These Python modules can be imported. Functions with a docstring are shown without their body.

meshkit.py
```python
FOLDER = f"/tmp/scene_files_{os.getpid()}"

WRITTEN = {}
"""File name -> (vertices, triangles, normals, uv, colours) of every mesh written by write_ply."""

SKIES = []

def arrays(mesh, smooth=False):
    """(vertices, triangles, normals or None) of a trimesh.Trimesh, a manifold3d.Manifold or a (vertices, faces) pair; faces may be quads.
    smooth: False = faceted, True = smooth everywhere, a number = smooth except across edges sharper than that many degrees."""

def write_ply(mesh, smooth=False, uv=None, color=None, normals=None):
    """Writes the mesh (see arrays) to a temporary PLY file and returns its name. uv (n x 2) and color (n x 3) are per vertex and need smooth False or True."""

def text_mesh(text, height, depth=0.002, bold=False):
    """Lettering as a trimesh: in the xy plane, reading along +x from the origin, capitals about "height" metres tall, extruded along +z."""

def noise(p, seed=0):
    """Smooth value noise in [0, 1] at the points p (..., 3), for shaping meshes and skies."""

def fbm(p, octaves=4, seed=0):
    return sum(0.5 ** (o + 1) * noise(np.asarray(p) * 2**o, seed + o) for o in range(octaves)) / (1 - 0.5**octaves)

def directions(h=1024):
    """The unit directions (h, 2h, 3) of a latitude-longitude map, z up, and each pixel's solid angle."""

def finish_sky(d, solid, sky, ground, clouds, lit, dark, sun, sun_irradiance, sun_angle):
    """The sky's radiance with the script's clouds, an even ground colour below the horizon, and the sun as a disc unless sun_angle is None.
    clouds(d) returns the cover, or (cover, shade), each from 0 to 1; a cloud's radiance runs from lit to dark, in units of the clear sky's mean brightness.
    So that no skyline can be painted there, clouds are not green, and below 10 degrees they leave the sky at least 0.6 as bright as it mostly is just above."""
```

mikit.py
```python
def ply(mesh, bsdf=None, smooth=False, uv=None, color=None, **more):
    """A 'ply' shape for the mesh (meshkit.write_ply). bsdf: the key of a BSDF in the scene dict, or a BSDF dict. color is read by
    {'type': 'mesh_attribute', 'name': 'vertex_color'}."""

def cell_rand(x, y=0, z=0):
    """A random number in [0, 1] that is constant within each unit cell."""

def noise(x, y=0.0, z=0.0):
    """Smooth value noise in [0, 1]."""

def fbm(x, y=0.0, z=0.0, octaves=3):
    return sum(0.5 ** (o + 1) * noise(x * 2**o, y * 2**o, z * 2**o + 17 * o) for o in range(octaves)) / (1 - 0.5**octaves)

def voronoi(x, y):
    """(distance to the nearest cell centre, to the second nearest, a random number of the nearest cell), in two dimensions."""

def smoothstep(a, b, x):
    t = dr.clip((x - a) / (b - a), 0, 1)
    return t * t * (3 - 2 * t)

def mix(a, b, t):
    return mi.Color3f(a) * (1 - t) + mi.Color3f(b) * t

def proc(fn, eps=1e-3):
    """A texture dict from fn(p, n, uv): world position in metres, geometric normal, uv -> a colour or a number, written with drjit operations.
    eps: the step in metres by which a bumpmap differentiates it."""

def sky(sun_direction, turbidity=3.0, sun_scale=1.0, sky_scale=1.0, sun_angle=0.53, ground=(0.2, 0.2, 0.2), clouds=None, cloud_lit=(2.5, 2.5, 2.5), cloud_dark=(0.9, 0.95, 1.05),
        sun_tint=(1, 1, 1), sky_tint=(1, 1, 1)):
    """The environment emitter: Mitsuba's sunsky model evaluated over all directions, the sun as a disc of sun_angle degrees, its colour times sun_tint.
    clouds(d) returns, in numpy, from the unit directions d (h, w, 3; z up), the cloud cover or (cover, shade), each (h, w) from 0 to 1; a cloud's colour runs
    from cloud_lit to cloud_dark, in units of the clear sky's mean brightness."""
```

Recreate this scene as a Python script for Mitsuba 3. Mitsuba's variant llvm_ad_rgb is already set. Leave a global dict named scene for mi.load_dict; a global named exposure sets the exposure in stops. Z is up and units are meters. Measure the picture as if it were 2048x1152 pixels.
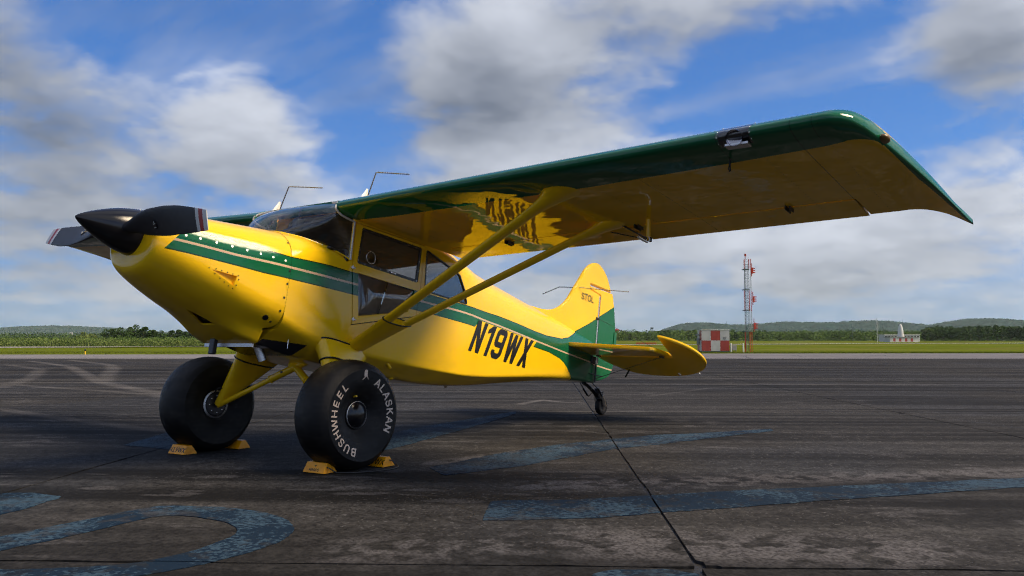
import math, random
import numpy as np
import trimesh
import manifold3d as m3
import shapely
import shapely.geometry as sg
import shapely.affinity as sa
import shapely.ops as so
from scipy.interpolate import PchipInterpolator
import drjit as dr
import mitsuba as mi
import mikit, meshkit
from mikit import proc, noise, fbm, voronoi, smoothstep, mix

scene, labels = {'type': 'scene'}, {}
T = mi.ScalarTransform4f

# ------------------------------------------------------------------ camera, sky, exposure
exposure = 2.27
CAM = np.array([4.222, 5.599, 0.933])
YAW, PITCH = -2.4944, 0.0614
VIEW = np.array([math.cos(YAW) * math.cos(PITCH), math.sin(YAW) * math.cos(PITCH), math.sin(PITCH)])
AHEAD = np.array([math.cos(YAW), math.sin(YAW)])            # level direction of the view, on the ground
ASIDE = np.array([math.sin(YAW), -math.cos(YAW)])           # to its right
HAZE = 4.2e-5
scene['camera'] = {'type': 'perspective', 'fov': 62.13, 'fov_axis': 'x', 'near_clip': 0.05, 'far_clip': 40000.0,
                   'to_world': T().look_at(origin=CAM.tolist(), target=(CAM + VIEW).tolist(), up=[0, 0, 1]), 'medium': {'type': 'ref', 'id': 'air'}}
scene['air'] = {'type': 'homogeneous', 'albedo': {'type': 'rgb', 'value': [.78, .90, 1.0]}, 'sigma_t': HAZE}
scene['haze'] = {'type': 'cube', 'to_world': T().translate([-3500, -2700, 255]).scale([8000, 8300, 265]), 'bsdf': {'type': 'null'}, 'interior': {'type': 'ref', 'id': 'air'}}
labels['haze'] = {'label': 'thin haze over the whole airfield out to the hills', 'kind': 'stuff'}


def dirn(az, el):
    """az: degrees to the right of the runway's far end, el: degrees above the horizon."""
    a = YAW - math.radians(az)
    return np.array([math.cos(a) * math.cos(math.radians(el)), math.sin(a) * math.cos(math.radians(el)), math.sin(math.radians(el))])


def rfbm(q, octaves, seed, gain=.55):
    """value noise summed over turned octaves, so that no grid shows"""
    out, amp, tot = 0, 1.0, 0
    c, s = math.cos(.9), math.sin(.9)
    p = np.asarray(q, float)
    for o in range(octaves):
        out = out + amp * meshkit.noise(p, seed + o)
        tot += amp
        amp *= gain
        p = np.stack([(c * p[..., 0] - s * p[..., 1]) * 2.03 + 5.2, (s * p[..., 0] + c * p[..., 1]) * 2.03 + 1.7, p[..., 2] * 2.03 + 3.1], -1)
    return out / tot


def density(az, el, d):
    k = 1.0 / np.maximum(d[..., 2] + 0.20, 0.06)               # flat cloud layer, seen ever flatter towards the horizon
    q = np.stack([d[..., 0] * k, d[..., 1] * k, 0.3 * k], -1)
    w1 = rfbm(q * 2.6 + 11, 3, 31) - .5
    w2 = rfbm(q * 2.6 + 27, 3, 37) - .5
    q = q + .22 * np.stack([w1, w2, 0 * w1], -1)
    big = rfbm(q * 1.9 + 3.1, 3, 5)
    fine = rfbm(q * 6.5 + 9.7, 6, 11, .60)
    bil = 1 - np.abs(2 * rfbm(q * 9.0 + 4.4, 5, 51, .58) - 1) * 2.2
    e = 0
    az2, el2 = az + w1 * 7, el + w2 * 4
    for a, h, sa_, sh, w in BANKS:
        e = e + w * np.exp(-(((az2 - a) / sa_) ** 2 + ((el2 - h) / sh) ** 2))
    inview = np.exp(-(np.maximum(np.abs(az) - 36, 0) / 14) ** 2) * np.exp(-(np.maximum(el - 27, 0) / 12) ** 2)
    general = (big - .5) * (1.5 - .8 * inview) + .10 * (1 - inview)
    return general + (fine - .5) * .75 + (bil - .5) * .10 + inview * (e - .10), fine, inview


def clouds(d):
    az = -np.degrees((np.arctan2(d[..., 1], d[..., 0]) - YAW + np.pi) % (2 * np.pi) - np.pi)
    el = np.degrees(np.arcsin(np.clip(d[..., 2], -1, 1)))
    x, fine, inview = density(az, el, d)
    d2 = d + np.array(SUN) * .045 + np.array([0, 0, .02])
    d2 = d2 / np.linalg.norm(d2, axis=-1, keepdims=True)
    az2 = -np.degrees((np.arctan2(d2[..., 1], d2[..., 0]) - YAW + np.pi) % (2 * np.pi) - np.pi)
    el2 = np.degrees(np.arcsin(np.clip(d2[..., 2], -1, 1)))
    x2, _, _ = density(az2, el2, d2)
    t = np.clip((x + .09) / .46, 0, 1)
    cover = t * t * (3 - 2 * t) * .97
    k = 1.0 / np.maximum(d[..., 2] + 0.20, 0.06)
    wisp = rfbm(np.stack([d[..., 0] * k * 9, d[..., 1] * k * 2.2, 0 * k], -1) + 40, 5, 71)
    veil = np.clip((wisp - .46) * 1.1, 0, .30)
    low = .50 * np.exp(-(el / 6.5) ** 2)
    cover = 1 - (1 - cover) * (1 - veil) * (1 - low)
    toward = np.clip((1 - d @ (np.array(SUN) / np.linalg.norm(SUN))) / 1.2, 0, 1)      # thin cloud glows near the sun, greys away from it
    shade = .19 + .47 * toward + .50 * (x2 - x) + np.clip(x - .10, 0, .5) * .50 + .40 * (.5 - fine) + .75 * SHADE(az, el)
    return cover, np.clip(shade, 0, 1)


def SHADE(az, el):
    """thicker, darker banks"""
    e = 0
    for a, h, sa_, sh, w in GREYS:
        e = e + w * np.exp(-(((az - a) / sa_) ** 2 + ((el - h) / sh) ** 2))
    return e


# cloud banks: azimuth, elevation, their spreads in degrees, weight
BANKS = [(-2, 17.5, 7, 5, .42), (5, 21, 10, 3.2, .30), (1, 12.0, 9, 2.6, .36), (-20.2, 13.3, 3.6, 3.2, .62), (-16, 14.5, 3.0, 1.6, .25), (-28, 13, 4, 4, .40), (-32, 17, 3, 4, .34), (-16, 9.6, 4, 1.6, .26), (-10, 9.2, 5, 1.4, .36),
         (15, 22, 9, 2.2, .40), (29.5, 17.0, 4.5, 4.2, .50), (31, 22, 5, 3, .36), (-30, 6.5, 5, 2.0, .40), (-25.5, 3.6, 6, 1.4, .36), (-27, 9, 4, 1.2, .22), (29, 8.5, 5, 2, .25),
         (7, 7.6, 9, 2.2, .46), (19, 6.4, 10, 2.0, .44), (11, 3.2, 14, 1.4, .30), (26, 4.0, 8, 1.5, .22), (-2, 5.0, 8, 2.5, .25), (-14, 5.5, 5, 2, .22),
         (-23, 20, 7, 3.0, -.40), (-12, 18, 4, 4, -.30), (-10.5, 13.2, 3, 2.2, -.25), (19, 15.0, 6.5, 3.0, -.40), (15, 10.5, 4, 1.4, -.15)]
GREYS = [(-4, 15.5, 8, 4, .17), (14, 21, 9, 3, .30), (30, 16, 5, 4, .38), (-29, 14, 5, 5, .34), (2, 21, 7, 3, -.18), (-20, 13, 4, 4, -.36), (0, 11.5, 8, 2.0, -.36), (-10, 9, 6, 1.6, -.22), (12, 6, 16, 3.5, -.14), (-28, 5, 8, 3, -.06)]
SUN = dirn(100, 46)
scene['sky'] = mikit.sky(SUN.tolist(), turbidity=2.6, sun_scale=0.85, sun_angle=30, clouds=clouds, cloud_lit=(3.60, 3.78, 4.20), cloud_dark=(.66, .78, 1.04), sun_tint=(1.04, 1.0, .92),
                         ground=(.08, .085, .075), sky_tint=(.25, .51, .84))

# ------------------------------------------------------------------ the airplane's own axes
TH = 0.17                                                     # it sits on its tail wheel
CT, ST = math.cos(TH), math.sin(TH)
B2W = np.array([[CT, 0, -ST], [0, 1, 0], [ST, 0, CT]])


def bw(v):
    return np.asarray(v, float) @ B2W.T


def to_body(p):
    return p.x * CT + p.z * ST, p.y, p.z * CT - p.x * ST


def pl(x, pts):
    """piecewise linear, drjit"""
    pts = sorted(pts)
    out = mi.Float(pts[0][1])
    for (a, va), (b, vb) in zip(pts, pts[1:]):
        out = dr.select(x > a, va + (vb - va) * dr.clip((x - a) / (b - a), 0, 1), out)
    return out


# ------------------------------------------------------------------ mesh helpers
def tri(v, f):
    f = np.asarray(f, int)
    if f.shape[1] == 4:
        f = np.vstack([f[:, [0, 1, 2]], f[:, [0, 2, 3]]])
    return trimesh.Trimesh(np.asarray(v, float), f, process=False)


def man(mesh):
    m = mesh.copy()
    m.merge_vertices()
    return m3.Manifold(m3.Mesh(vert_properties=np.asarray(m.vertices, np.float32), tri_verts=np.asarray(m.faces, np.uint32)))


def unman(m):
    k = m.to_mesh()
    return trimesh.Trimesh(np.asarray(k.vert_properties[:, :3], float), np.asarray(k.tri_verts, int), process=False)


def solid(mesh):
    m = man(mesh)
    if m.volume() < 0 or m.status() != m3.Error.NoError:
        mesh = mesh.copy()
        mesh.invert()
        m = man(mesh)
    return m


def box(x0, x1, y0, y1, z0, z1):
    b = trimesh.creation.box(extents=[x1 - x0, y1 - y0, z1 - z0])
    b.apply_translation([(x0 + x1) / 2, (y0 + y1) / 2, (z0 + z1) / 2])
    return b


def rbox(x0, x1, y0, y1, z0, z1, r=.01):
    r = min(r, .49 * min(x1 - x0, y1 - y0, z1 - z0))
    s = trimesh.creation.icosphere(1, r)
    pts = [s.vertices + [x, y, z] for x in (x0 + r, x1 - r) for y in (y0 + r, y1 - r) for z in (z0 + r, z1 - r)]
    return trimesh.convex.convex_hull(np.vstack(pts))


def cat(*ms):
    return trimesh.util.concatenate([m for m in ms])


def frame(t):
    t = t / np.linalg.norm(t)
    a = np.cross(t, [0, 0, 1.0])
    if np.linalg.norm(a) < 1e-3:
        a = np.cross(t, [1.0, 0, 0])
    a /= np.linalg.norm(a)
    return a, np.cross(a, t)


def loft(sections, cap=True):
    """closed sections, all with the same number of points"""
    s = np.asarray(sections, float)
    n, m = s.shape[:2]
    i, j = np.meshgrid(np.arange(n - 1), np.arange(m), indexing='ij')
    q = np.stack([i * m + j, i * m + (j + 1) % m, (i + 1) * m + (j + 1) % m, (i + 1) * m + j], -1).reshape(-1, 4)
    v = s.reshape(-1, 3)
    f = np.vstack([q[:, [0, 1, 2]], q[:, [0, 2, 3]]])
    if cap:
        for base, rev in ((0, True), ((n - 1) * m, False)):
            c = len(v)
            v = np.vstack([v, s[0 if rev else -1].mean(0)])
            k = np.arange(m)
            tr = np.stack([base + k, base + (k + 1) % m, np.full(m, c)], -1)
            f = np.vstack([f, tr[:, ::-1] if rev else tr])
    mesh = trimesh.Trimesh(v, f, process=False)
    if cap and mesh.volume < 0:
        mesh.invert()
    return mesh


def tube(points, r, n=10, cap=True, flat=1.0, up=None):
    p = np.asarray(points, float)
    r = np.broadcast_to(r, (len(p),))
    t = np.gradient(p, axis=0)
    a = None
    secs = []
    ang = np.arange(n) * 2 * np.pi / n
    for k in range(len(p)):
        tt = t[k] / np.linalg.norm(t[k])
        if a is None:
            a = frame(tt)[0] if up is None else np.asarray(up, float)
        a = a - tt * (a @ tt)
        a /= np.linalg.norm(a)
        b = np.cross(tt, a)
        secs.append(p[k] + r[k] * (np.cos(ang)[:, None] * a + flat * np.sin(ang)[:, None] * b))
    return loft(secs, cap)


def rod(a, b, r, n=10, flat=1.0, up=None):
    return tube([a, b], r, n, True, flat, up)


def lathe(profile, axis, origin, n=48, cap=False):
    """profile: (radius, along axis)"""
    axis = np.asarray(axis, float) / np.linalg.norm(axis)
    a, b = frame(axis)
    ang = np.arange(n) * 2 * np.pi / n
    ring = np.cos(ang)[:, None] * a + np.sin(ang)[:, None] * b
    secs = [np.asarray(origin) + max(r, 1e-5) * ring + h * axis for r, h in profile]
    m = loft(secs, cap)
    return m


def prism_y(poly, y0, y1):
    """extrude a polygon given in (x, z) along y"""
    m = trimesh.creation.extrude_polygon(poly, y1 - y0, engine='earcut')
    v = m.vertices
    m.vertices = np.stack([v[:, 0], v[:, 2] + y0, v[:, 1]], -1)
    m.invert()
    return m


def prism_z(poly, z0, z1):
    m = trimesh.creation.extrude_polygon(poly, z1 - z0, engine='earcut')
    m.apply_translation([0, 0, z0])
    return m


def polys(g):
    return [p for p in getattr(g, 'geoms', [g]) if p.geom_type == 'Polygon' and p.area > 1e-7]


def plate(poly, t, along='y', at=0.0, bev=.35):
    """flat panel with eased edges"""
    parts = []
    for k, (shrink, h) in enumerate(((0, .45), (t * .12, .72), (t * .3, 1.0))):
        g = poly.buffer(-shrink * bev * 3)
        for p in polys(g):
            parts.append(man(prism_z(p, -t * h / 2, t * h / 2)))
    m = unman(m3.Manifold.batch_boolean(parts, m3.OpType.Add))
    if along == 'y':
        v = m.vertices
        m.vertices = np.stack([v[:, 0], v[:, 2] + at, v[:, 1]], -1)
        m.invert()
    else:
        m.apply_translation([0, 0, at])
    return m


def spline(pts, n=12):
    p = np.asarray(pts, float)
    d = np.r_[0, np.cumsum(np.linalg.norm(np.diff(p, axis=0), axis=1))]
    return PchipInterpolator(d, p)(np.linspace(0, d[-1], n))


def smooth_poly(pts, it=2, keep=()):
    """Chaikin rounding of a closed outline; corners whose index is in keep stay sharp"""
    p = [np.asarray(q, float) for q in pts]
    sharp = [i in keep for i in range(len(p))]
    for _ in range(it):
        out, sh = [], []
        n = len(p)
        for i in range(n):
            a, b, c = p[i - 1], p[i], p[(i + 1) % n]
            if sharp[i]:
                out.append(b); sh.append(True)
            else:
                out += [b * .75 + a * .25, b * .75 + c * .25]; sh += [False, False]
        p, sharp = out, sh
    return sg.Polygon(np.array(p)).buffer(0)


# ------------------------------------------------------------------ scene helpers
def label(key, text=None, cat_=None, group=None, kind=None):
    labels[key] = {k: v for k, v in (('label', text), ('category', cat_), ('group', group), ('kind', kind)) if v}


_used = set()


def num(key):
    k, i = key, 0
    while k in _used:
        i += 1
        k = f'{key}_{i:03d}'
    _used.add(k)
    return k


def tumble(v):
    """the cabin sides lean in a little towards the top"""
    x, z = v[:, 0], v[:, 2]
    f = np.clip((.25 - x) / .35, 0, 1) * np.clip((x + 2.6) / .9, 0, 1) * np.clip(z - 1.28, 0, .68)
    return np.column_stack([x, v[:, 1] * (1 - .075 * f), z])


def add(key, mesh, bsdf, smooth=30, body=False, **more):
    lean = body and key.startswith(('airplane__fuselage', 'airplane__door', 'airplane__quarter', 'airplane__cabin_lining', 'airplane__windshield'))
    key = num(key)
    if body:
        mesh = mesh.copy()
        if lean:
            mesh.vertices = tumble(np.asarray(mesh.vertices))
        mesh.vertices = bw(mesh.vertices)
    scene[key] = mikit.ply(mesh, bsdf, smooth=smooth, **more)
    return key


def bsdf(key, d):
    scene[key] = d
    return key


def rgb(r, g, b):
    return {'type': 'rgb', 'value': [r, g, b]}


# ------------------------------------------------------------------ materials
YEL = (.82, .505, .007)
GRN = (.006, .105, .042)
TAN = (.55, .40, .26)
UPPER = [(1.40, 1.50), (1.254, 1.497), (.46, 1.490), (.1, 1.514), (-.9, 1.528), (-1.79, 1.546), (-2.18, 1.560), (-2.6, 1.560), (-2.95, 1.553), (-3.26, 1.556), (-3.65, 1.590),
         (-3.84, 1.636), (-4.17, 1.769), (-4.52, 1.945), (-4.95, 2.20), (-5.2, 2.35)]
LOWER = [(1.40, 1.343), (1.03, 1.331), (.68, 1.322), (.07, 1.340), (-1.14, 1.372), (-1.80, 1.376), (-2.967, 1.389), (-3.36, 1.390), (-3.63, 1.364), (-3.75, 1.335), (-3.85, 1.289),
         (-3.96, 1.217), (-4.04, 1.158), (-4.1, 1.05), (-4.2, .6)]
PIN = [(1.40, 1.415), (.9, 1.400), (.09, 1.424), (-1.47, 1.470), (-2.2, 1.470), (-3.03, 1.458), (-3.74, 1.450), (-4.47, 1.450), (-4.97, 1.428)]


def paint_body(p, n, uv):
    x, y, z = to_body(p)
    u, l, c = pl(x, UPPER), pl(x, LOWER), pl(x, PIN)
    front = 1.352 - .62 * (z - 1.345)
    in_box = (x < -1.739 - 1.25 * (z - 1.376)) & (x > -2.958 - 1.0 * (z - 1.376)) & (z < 1.452)
    green = (z < u) & (z > l) & (x < front) & ~in_box
    pin = green & (dr.abs(z - c) < .0085)
    line = ((dr.abs(z - u) < .004) | ((dr.abs(z - l) < .004) & ~in_box)) & (x < front)
    base = dr.select(green, mi.Color3f(*GRN), mi.Color3f(*YEL))
    base = dr.select(pin, mi.Color3f(*TAN), base)
    split = green & (x > .46) & (dr.abs(z - c - .021) < .0022)
    seam = (dr.abs(x - .4585) < .0022) & (z > .95)
    base = dr.select(split | seam, base * .45, base)
    base = dr.select(line & ~pin, mi.Color3f(.02, .03, .01), base)
    d = .94 + .12 * fbm(x * 3, y * 3 + 7, z * 3)
    film = smoothstep(1.05, .80, z) * smoothstep(.40, .75, fbm(x * 2.2, y * 6 + 2, z * 7, 4))
    return mix(base * d, (.10, .075, .03), film * .35)


def wing_paint(p, n, uv):
    x, y, z = to_body(p)
    a = dr.abs(y)
    edge = pl(-x, [(-.2, 4.36), (0, 4.37), (.1, 4.40), (.2, 4.445), (.5, 4.480), (.85, 4.520), (1.2, 4.59), (1.5, 4.655), (1.7, 4.70)])
    front = pl(a, [(.5, -.105), (.9, -.15), (2.7, -.19), (3.7, -.165), (4.2, -.14), (4.36, -.11)])
    tipc = dr.sqrt(dr.square(dr.maximum(x + .30, 0)) + dr.square(dr.maximum(a - 4.26, 0)))
    green = (x > front) | (a > edge) | ((a > 4.26) & (x > -.30) & (tipc > .19))
    base = dr.select(green, mi.Color3f(*GRN), mi.Color3f(*YEL))
    rib = smoothstep(.4, .5, dr.abs((a * 2.6) - dr.floor(a * 2.6) - .5))
    seam = (dr.abs(a - 4.085) < .0035) | (((dr.abs(a - 3.665) < .0025) | (dr.abs(a - 4.20) < .0025)) & (x > front)) | ((dr.abs(a - 1.62) < .002) & (x < front)) | ((dr.abs(a - 3.02) < .002) & (x < front))
    rv = (dr.abs(a * 2.6 - dr.floor(a * 2.6) - .5) > .492) & (dr.abs(x * 22 - dr.floor(x * 22) - .5) < .07)
    base = dr.select(seam, base * .45, dr.select(rv, base * .6, base))
    return base * (.93 + .14 * fbm(x * 4, y * 4, 3) - .04 * rib)


def ripple(p, n, uv):
    x, y, z = to_body(p)
    return fbm(x * 5 + 2, y * 2.2, z * 2 + 5, 2) * .0050 + noise(x * 22, y * 14, 1) * .00050


def dents(p, n, uv):
    x, y, z = to_body(p)
    return fbm(x * 3.0, y * 3.0 + 4, z * 3.0, 2) * .0016


def glossy(key, tex, rough=.0, bump=None, scale=1.0):
    d = {'type': 'plastic', 'diffuse_reflectance': tex, 'int_ior': 1.5, 'nonlinear': False} if not rough else \
        {'type': 'roughplastic', 'diffuse_reflectance': tex, 'int_ior': 1.5, 'alpha': rough, 'nonlinear': False}
    if bump:
        d = {'type': 'bumpmap', 'arbitrary': proc(bump, eps=.01), 'scale': scale, 'bsdf': d}
    return bsdf(key, {'type': 'twosided', 'bsdf': d})


glossy('body_paint', proc(paint_body), rough=.03, bump=dents)
glossy('wing_coat', proc(wing_paint), bump=ripple)
glossy('yellow_paint', proc(lambda p, n, uv: mi.Color3f(*YEL) * (.93 + .14 * fbm(p.x * 4, p.y * 4, p.z * 4))), rough=.06)
glossy('yellow_gloss', proc(lambda p, n, uv: mi.Color3f(*YEL) * (.95 + .10 * fbm(p.x * 2, p.y * 2, p.z * 2))), bump=dents)
glossy('green_paint', rgb(*GRN))
glossy('black_gloss', rgb(.006, .006, .008), rough=.05)
glossy('black_lettering', rgb(.010, .010, .011), rough=.1)
glossy('black_hose', rgb(.012, .012, .013), rough=.25)
glossy('black_paint', rgb(.011, .011, .012), rough=.2)
glossy('charcoal_blade', proc(lambda p, n, uv: mi.Color3f(.026, .027, .032) * (.85 + .3 * fbm(p.x * 30, p.y * 30, p.z * 30))), rough=.28)
glossy('white_paint', rgb(.62, .62, .60), rough=.15)
glossy('red_paint', rgb(.36, .035, .03), rough=.15)
glossy('tan_lettering', proc(lambda p, n, uv: mi.Color3f(.86, .70, .57) * (.80 + .3 * noise(p.x * 90, p.y * 90, p.z * 90))), rough=.4)
bsdf('rubber', {'type': 'twosided', 'bsdf': {'type': 'bumpmap', 'arbitrary': proc(lambda p, n, uv: noise(p.x * 160, p.y * 160, p.z * 160), eps=.002), 'scale': .00012, 'bsdf': {
    'type': 'roughplastic', 'alpha': .36, 'int_ior': 1.33, 'diffuse_reflectance': proc(
        lambda p, n, uv: mix((.0050, .0050, .0058), (.0180, .0162, .0148), smoothstep(.42, .8, fbm(p.x * 9, p.y * 9, p.z * 9, 4)) * .9 + (.8 * smoothstep(.20, .0, p.z) + .35 * smoothstep(.60, .72, noise(p.x * 6, p.y * 6, p.z * 55))) * fbm(p.x * 20, p.y * 20, p.z * 20, 3)))}}})
bsdf('chrome', {'type': 'twosided', 'bsdf': {'type': 'roughconductor', 'material': 'Al', 'alpha': .12}})
bsdf('bare_metal', {'type': 'twosided', 'bsdf': {'type': 'roughconductor', 'material': 'Al', 'alpha': .28, 'specular_reflectance': rgb(.75, .75, .76)}})
bsdf('dark_steel', {'type': 'twosided', 'bsdf': {'type': 'principled', 'base_color': rgb(.045, .045, .05), 'metallic': .7, 'roughness': .38}})
bsdf('belly_steel', {'type': 'twosided', 'bsdf': {'type': 'roughconductor', 'material': 'Cr', 'alpha': .10, 'specular_reflectance': rgb(.55, .53, .50)}})
bsdf('glass', {'type': 'thindielectric', 'int_ior': 1.5, 'specular_transmittance': rgb(.80, .83, .86)})
bsdf('windshield_glass', {'type': 'thindielectric', 'int_ior': 1.52, 'specular_transmittance': rgb(.82, .87, .93)})
bsdf('cabin_cloth', {'type': 'twosided', 'bsdf': {'type': 'diffuse', 'reflectance': proc(lambda p, n, uv: mi.Color3f(.085, .070, .060) * (.7 + .6 * fbm(p.x * 25, p.y * 25, p.z * 25)))}})
bsdf('seat_cloth', {'type': 'twosided', 'bsdf': {'type': 'diffuse', 'reflectance': proc(lambda p, n, uv: mi.Color3f(.34, .26, .19) * (.8 + .4 * fbm(p.x * 30, p.y * 30, p.z * 30)))}})
bsdf('amber_lens', {'type': 'twosided', 'bsdf': {'type': 'roughplastic', 'alpha': .08, 'diffuse_reflectance': rgb(.17, .10, .03)}})
bsdf('lamp_glass', {'type': 'twosided', 'bsdf': {'type': 'roughconductor', 'material': 'Cr', 'alpha': .15}})
bsdf('beige_fork', {'type': 'twosided', 'bsdf': {'type': 'roughplastic', 'alpha': .2, 'diffuse_reflectance': rgb(.42, .33, .24)}})

# ------------------------------------------------------------------ fuselage
A = 'airplane__'


def fus_sections(tab, xs, shrink=0.0, nose=False):
    tab = sorted(tab)
    X = np.array([r[0] for r in tab])
    I = [PchipInterpolator(X, np.array([r[k] for r in tab])) for k in range(1, len(tab[0]))]
    out = []
    for x in xs:
        w, zb, wb, yc, zc2, zc, zs, zt, n = [float(f(x)) for f in I]
        w, zb, zt, wb = w - shrink, zb + shrink, zt - shrink, max(wb - shrink * .7, .004)
        yc, zc2 = yc - shrink * .7, zc2 + shrink * .7
        h = [(0, zb), (wb * .5, zb), (wb * .88, zb)]
        c0, c1, c2 = np.array([wb * .88, zb]), np.array([wb, zb]), np.array([wb + (yc - wb) * .2, zb + (zc2 - zb) * .2])
        for t in (.33, .66, 1.0):
            h.append(tuple((1 - t) ** 2 * c0 + 2 * t * (1 - t) * c1 + t * t * c2))
        h.append((wb + (yc - wb) * .6, zb + (zc2 - zb) * .6))
        h.append((yc, zc2))
        a, b, c = np.array([yc, zc2]), np.array([w, zc2 + (zc - zc2) * .25]), np.array([w, zc])
        b = np.array([w, zc2 + (zc - zc2) * .35])
        for t in (.2, .4, .6, .8, 1.0):
            h.append(tuple((1 - t) ** 2 * a + 2 * t * (1 - t) * b + t * t * c))
        if nose:
            k = np.clip((x - .66) / .30, 0, 1)
            k = k * k * (3 - 2 * k)
            tt = np.linspace(0, math.pi / 2, len(h))
            rnd = np.column_stack([w * np.sin(tt) ** (2 / 2.2), zc - (zc - zb) * np.maximum(np.cos(tt), 0) ** (2 / 2.2)])
            h = [tuple(v) for v in np.array(h) * (1 - k) + rnd * k]
        for t in (.25, .5, .75):
            h.append((w, zc + (zs - zc) * t))
        for t in np.linspace(0, math.pi / 2, 15):
            h.append((w * math.cos(t) ** (2 / n) if t < 1.57 else 0, zs + (zt - zs) * math.sin(t) ** (2 / n)))
        h = np.array(h)
        full = np.vstack([h, (h * [-1, 1])[-2:0:-1]])
        out.append(np.column_stack([np.full(len(full), x), full]))
    return out


#        x      w     zb    wb    yc    zc2   zc    zs    zt    n
COWL = [(.45, .526, .812, .345, .402, .945, 1.12, 1.38, 1.737, 2.5),
        (.52, .524, .832, .345, .402, .950, 1.13, 1.38, 1.727, 2.5),
        (.65, .514, .873, .31, .372, .968, 1.16, 1.38, 1.712, 2.5),
        (.81, .490, .938, .25, .345, 1.000, 1.21, 1.39, 1.694, 2.45),
        (1.05, .440, 1.022, .20, .300, 1.075, 1.29, 1.40, 1.668, 2.4),
        (1.22, .392, 1.090, .17, .260, 1.145, 1.34, 1.42, 1.648, 2.3),
        (1.33, .348, 1.140, .14, .220, 1.205, 1.38, 1.43, 1.630, 2.2),
        (1.385, .316, 1.172, .12, .190, 1.250, 1.40, 1.44, 1.616, 2.1),
        (1.408, .292, 1.198, .11, .170, 1.278, 1.41, 1.44, 1.602, 2.1),
        (1.418, .262, 1.228, .09, .140, 1.310, 1.42, 1.45, 1.582, 2.1),
        (1.422, .225, 1.265, .09, .140, 1.310, 1.43, 1.46, 1.560, 2.1)]
BOOT = [(-.16, .530, .775, .33, .43, .82, .93, 1.50, 1.755, 2.5),
        (.0, .530, .785, .32, .42, .83, .95, 1.50, 1.755, 2.5),
        (.25, .528, .81, .28, .40, .87, .99, 1.47, 1.748, 2.5),
        (.47, .522, .85, .24, .38, .93, 1.06, 1.40, 1.733, 2.5)]
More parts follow.
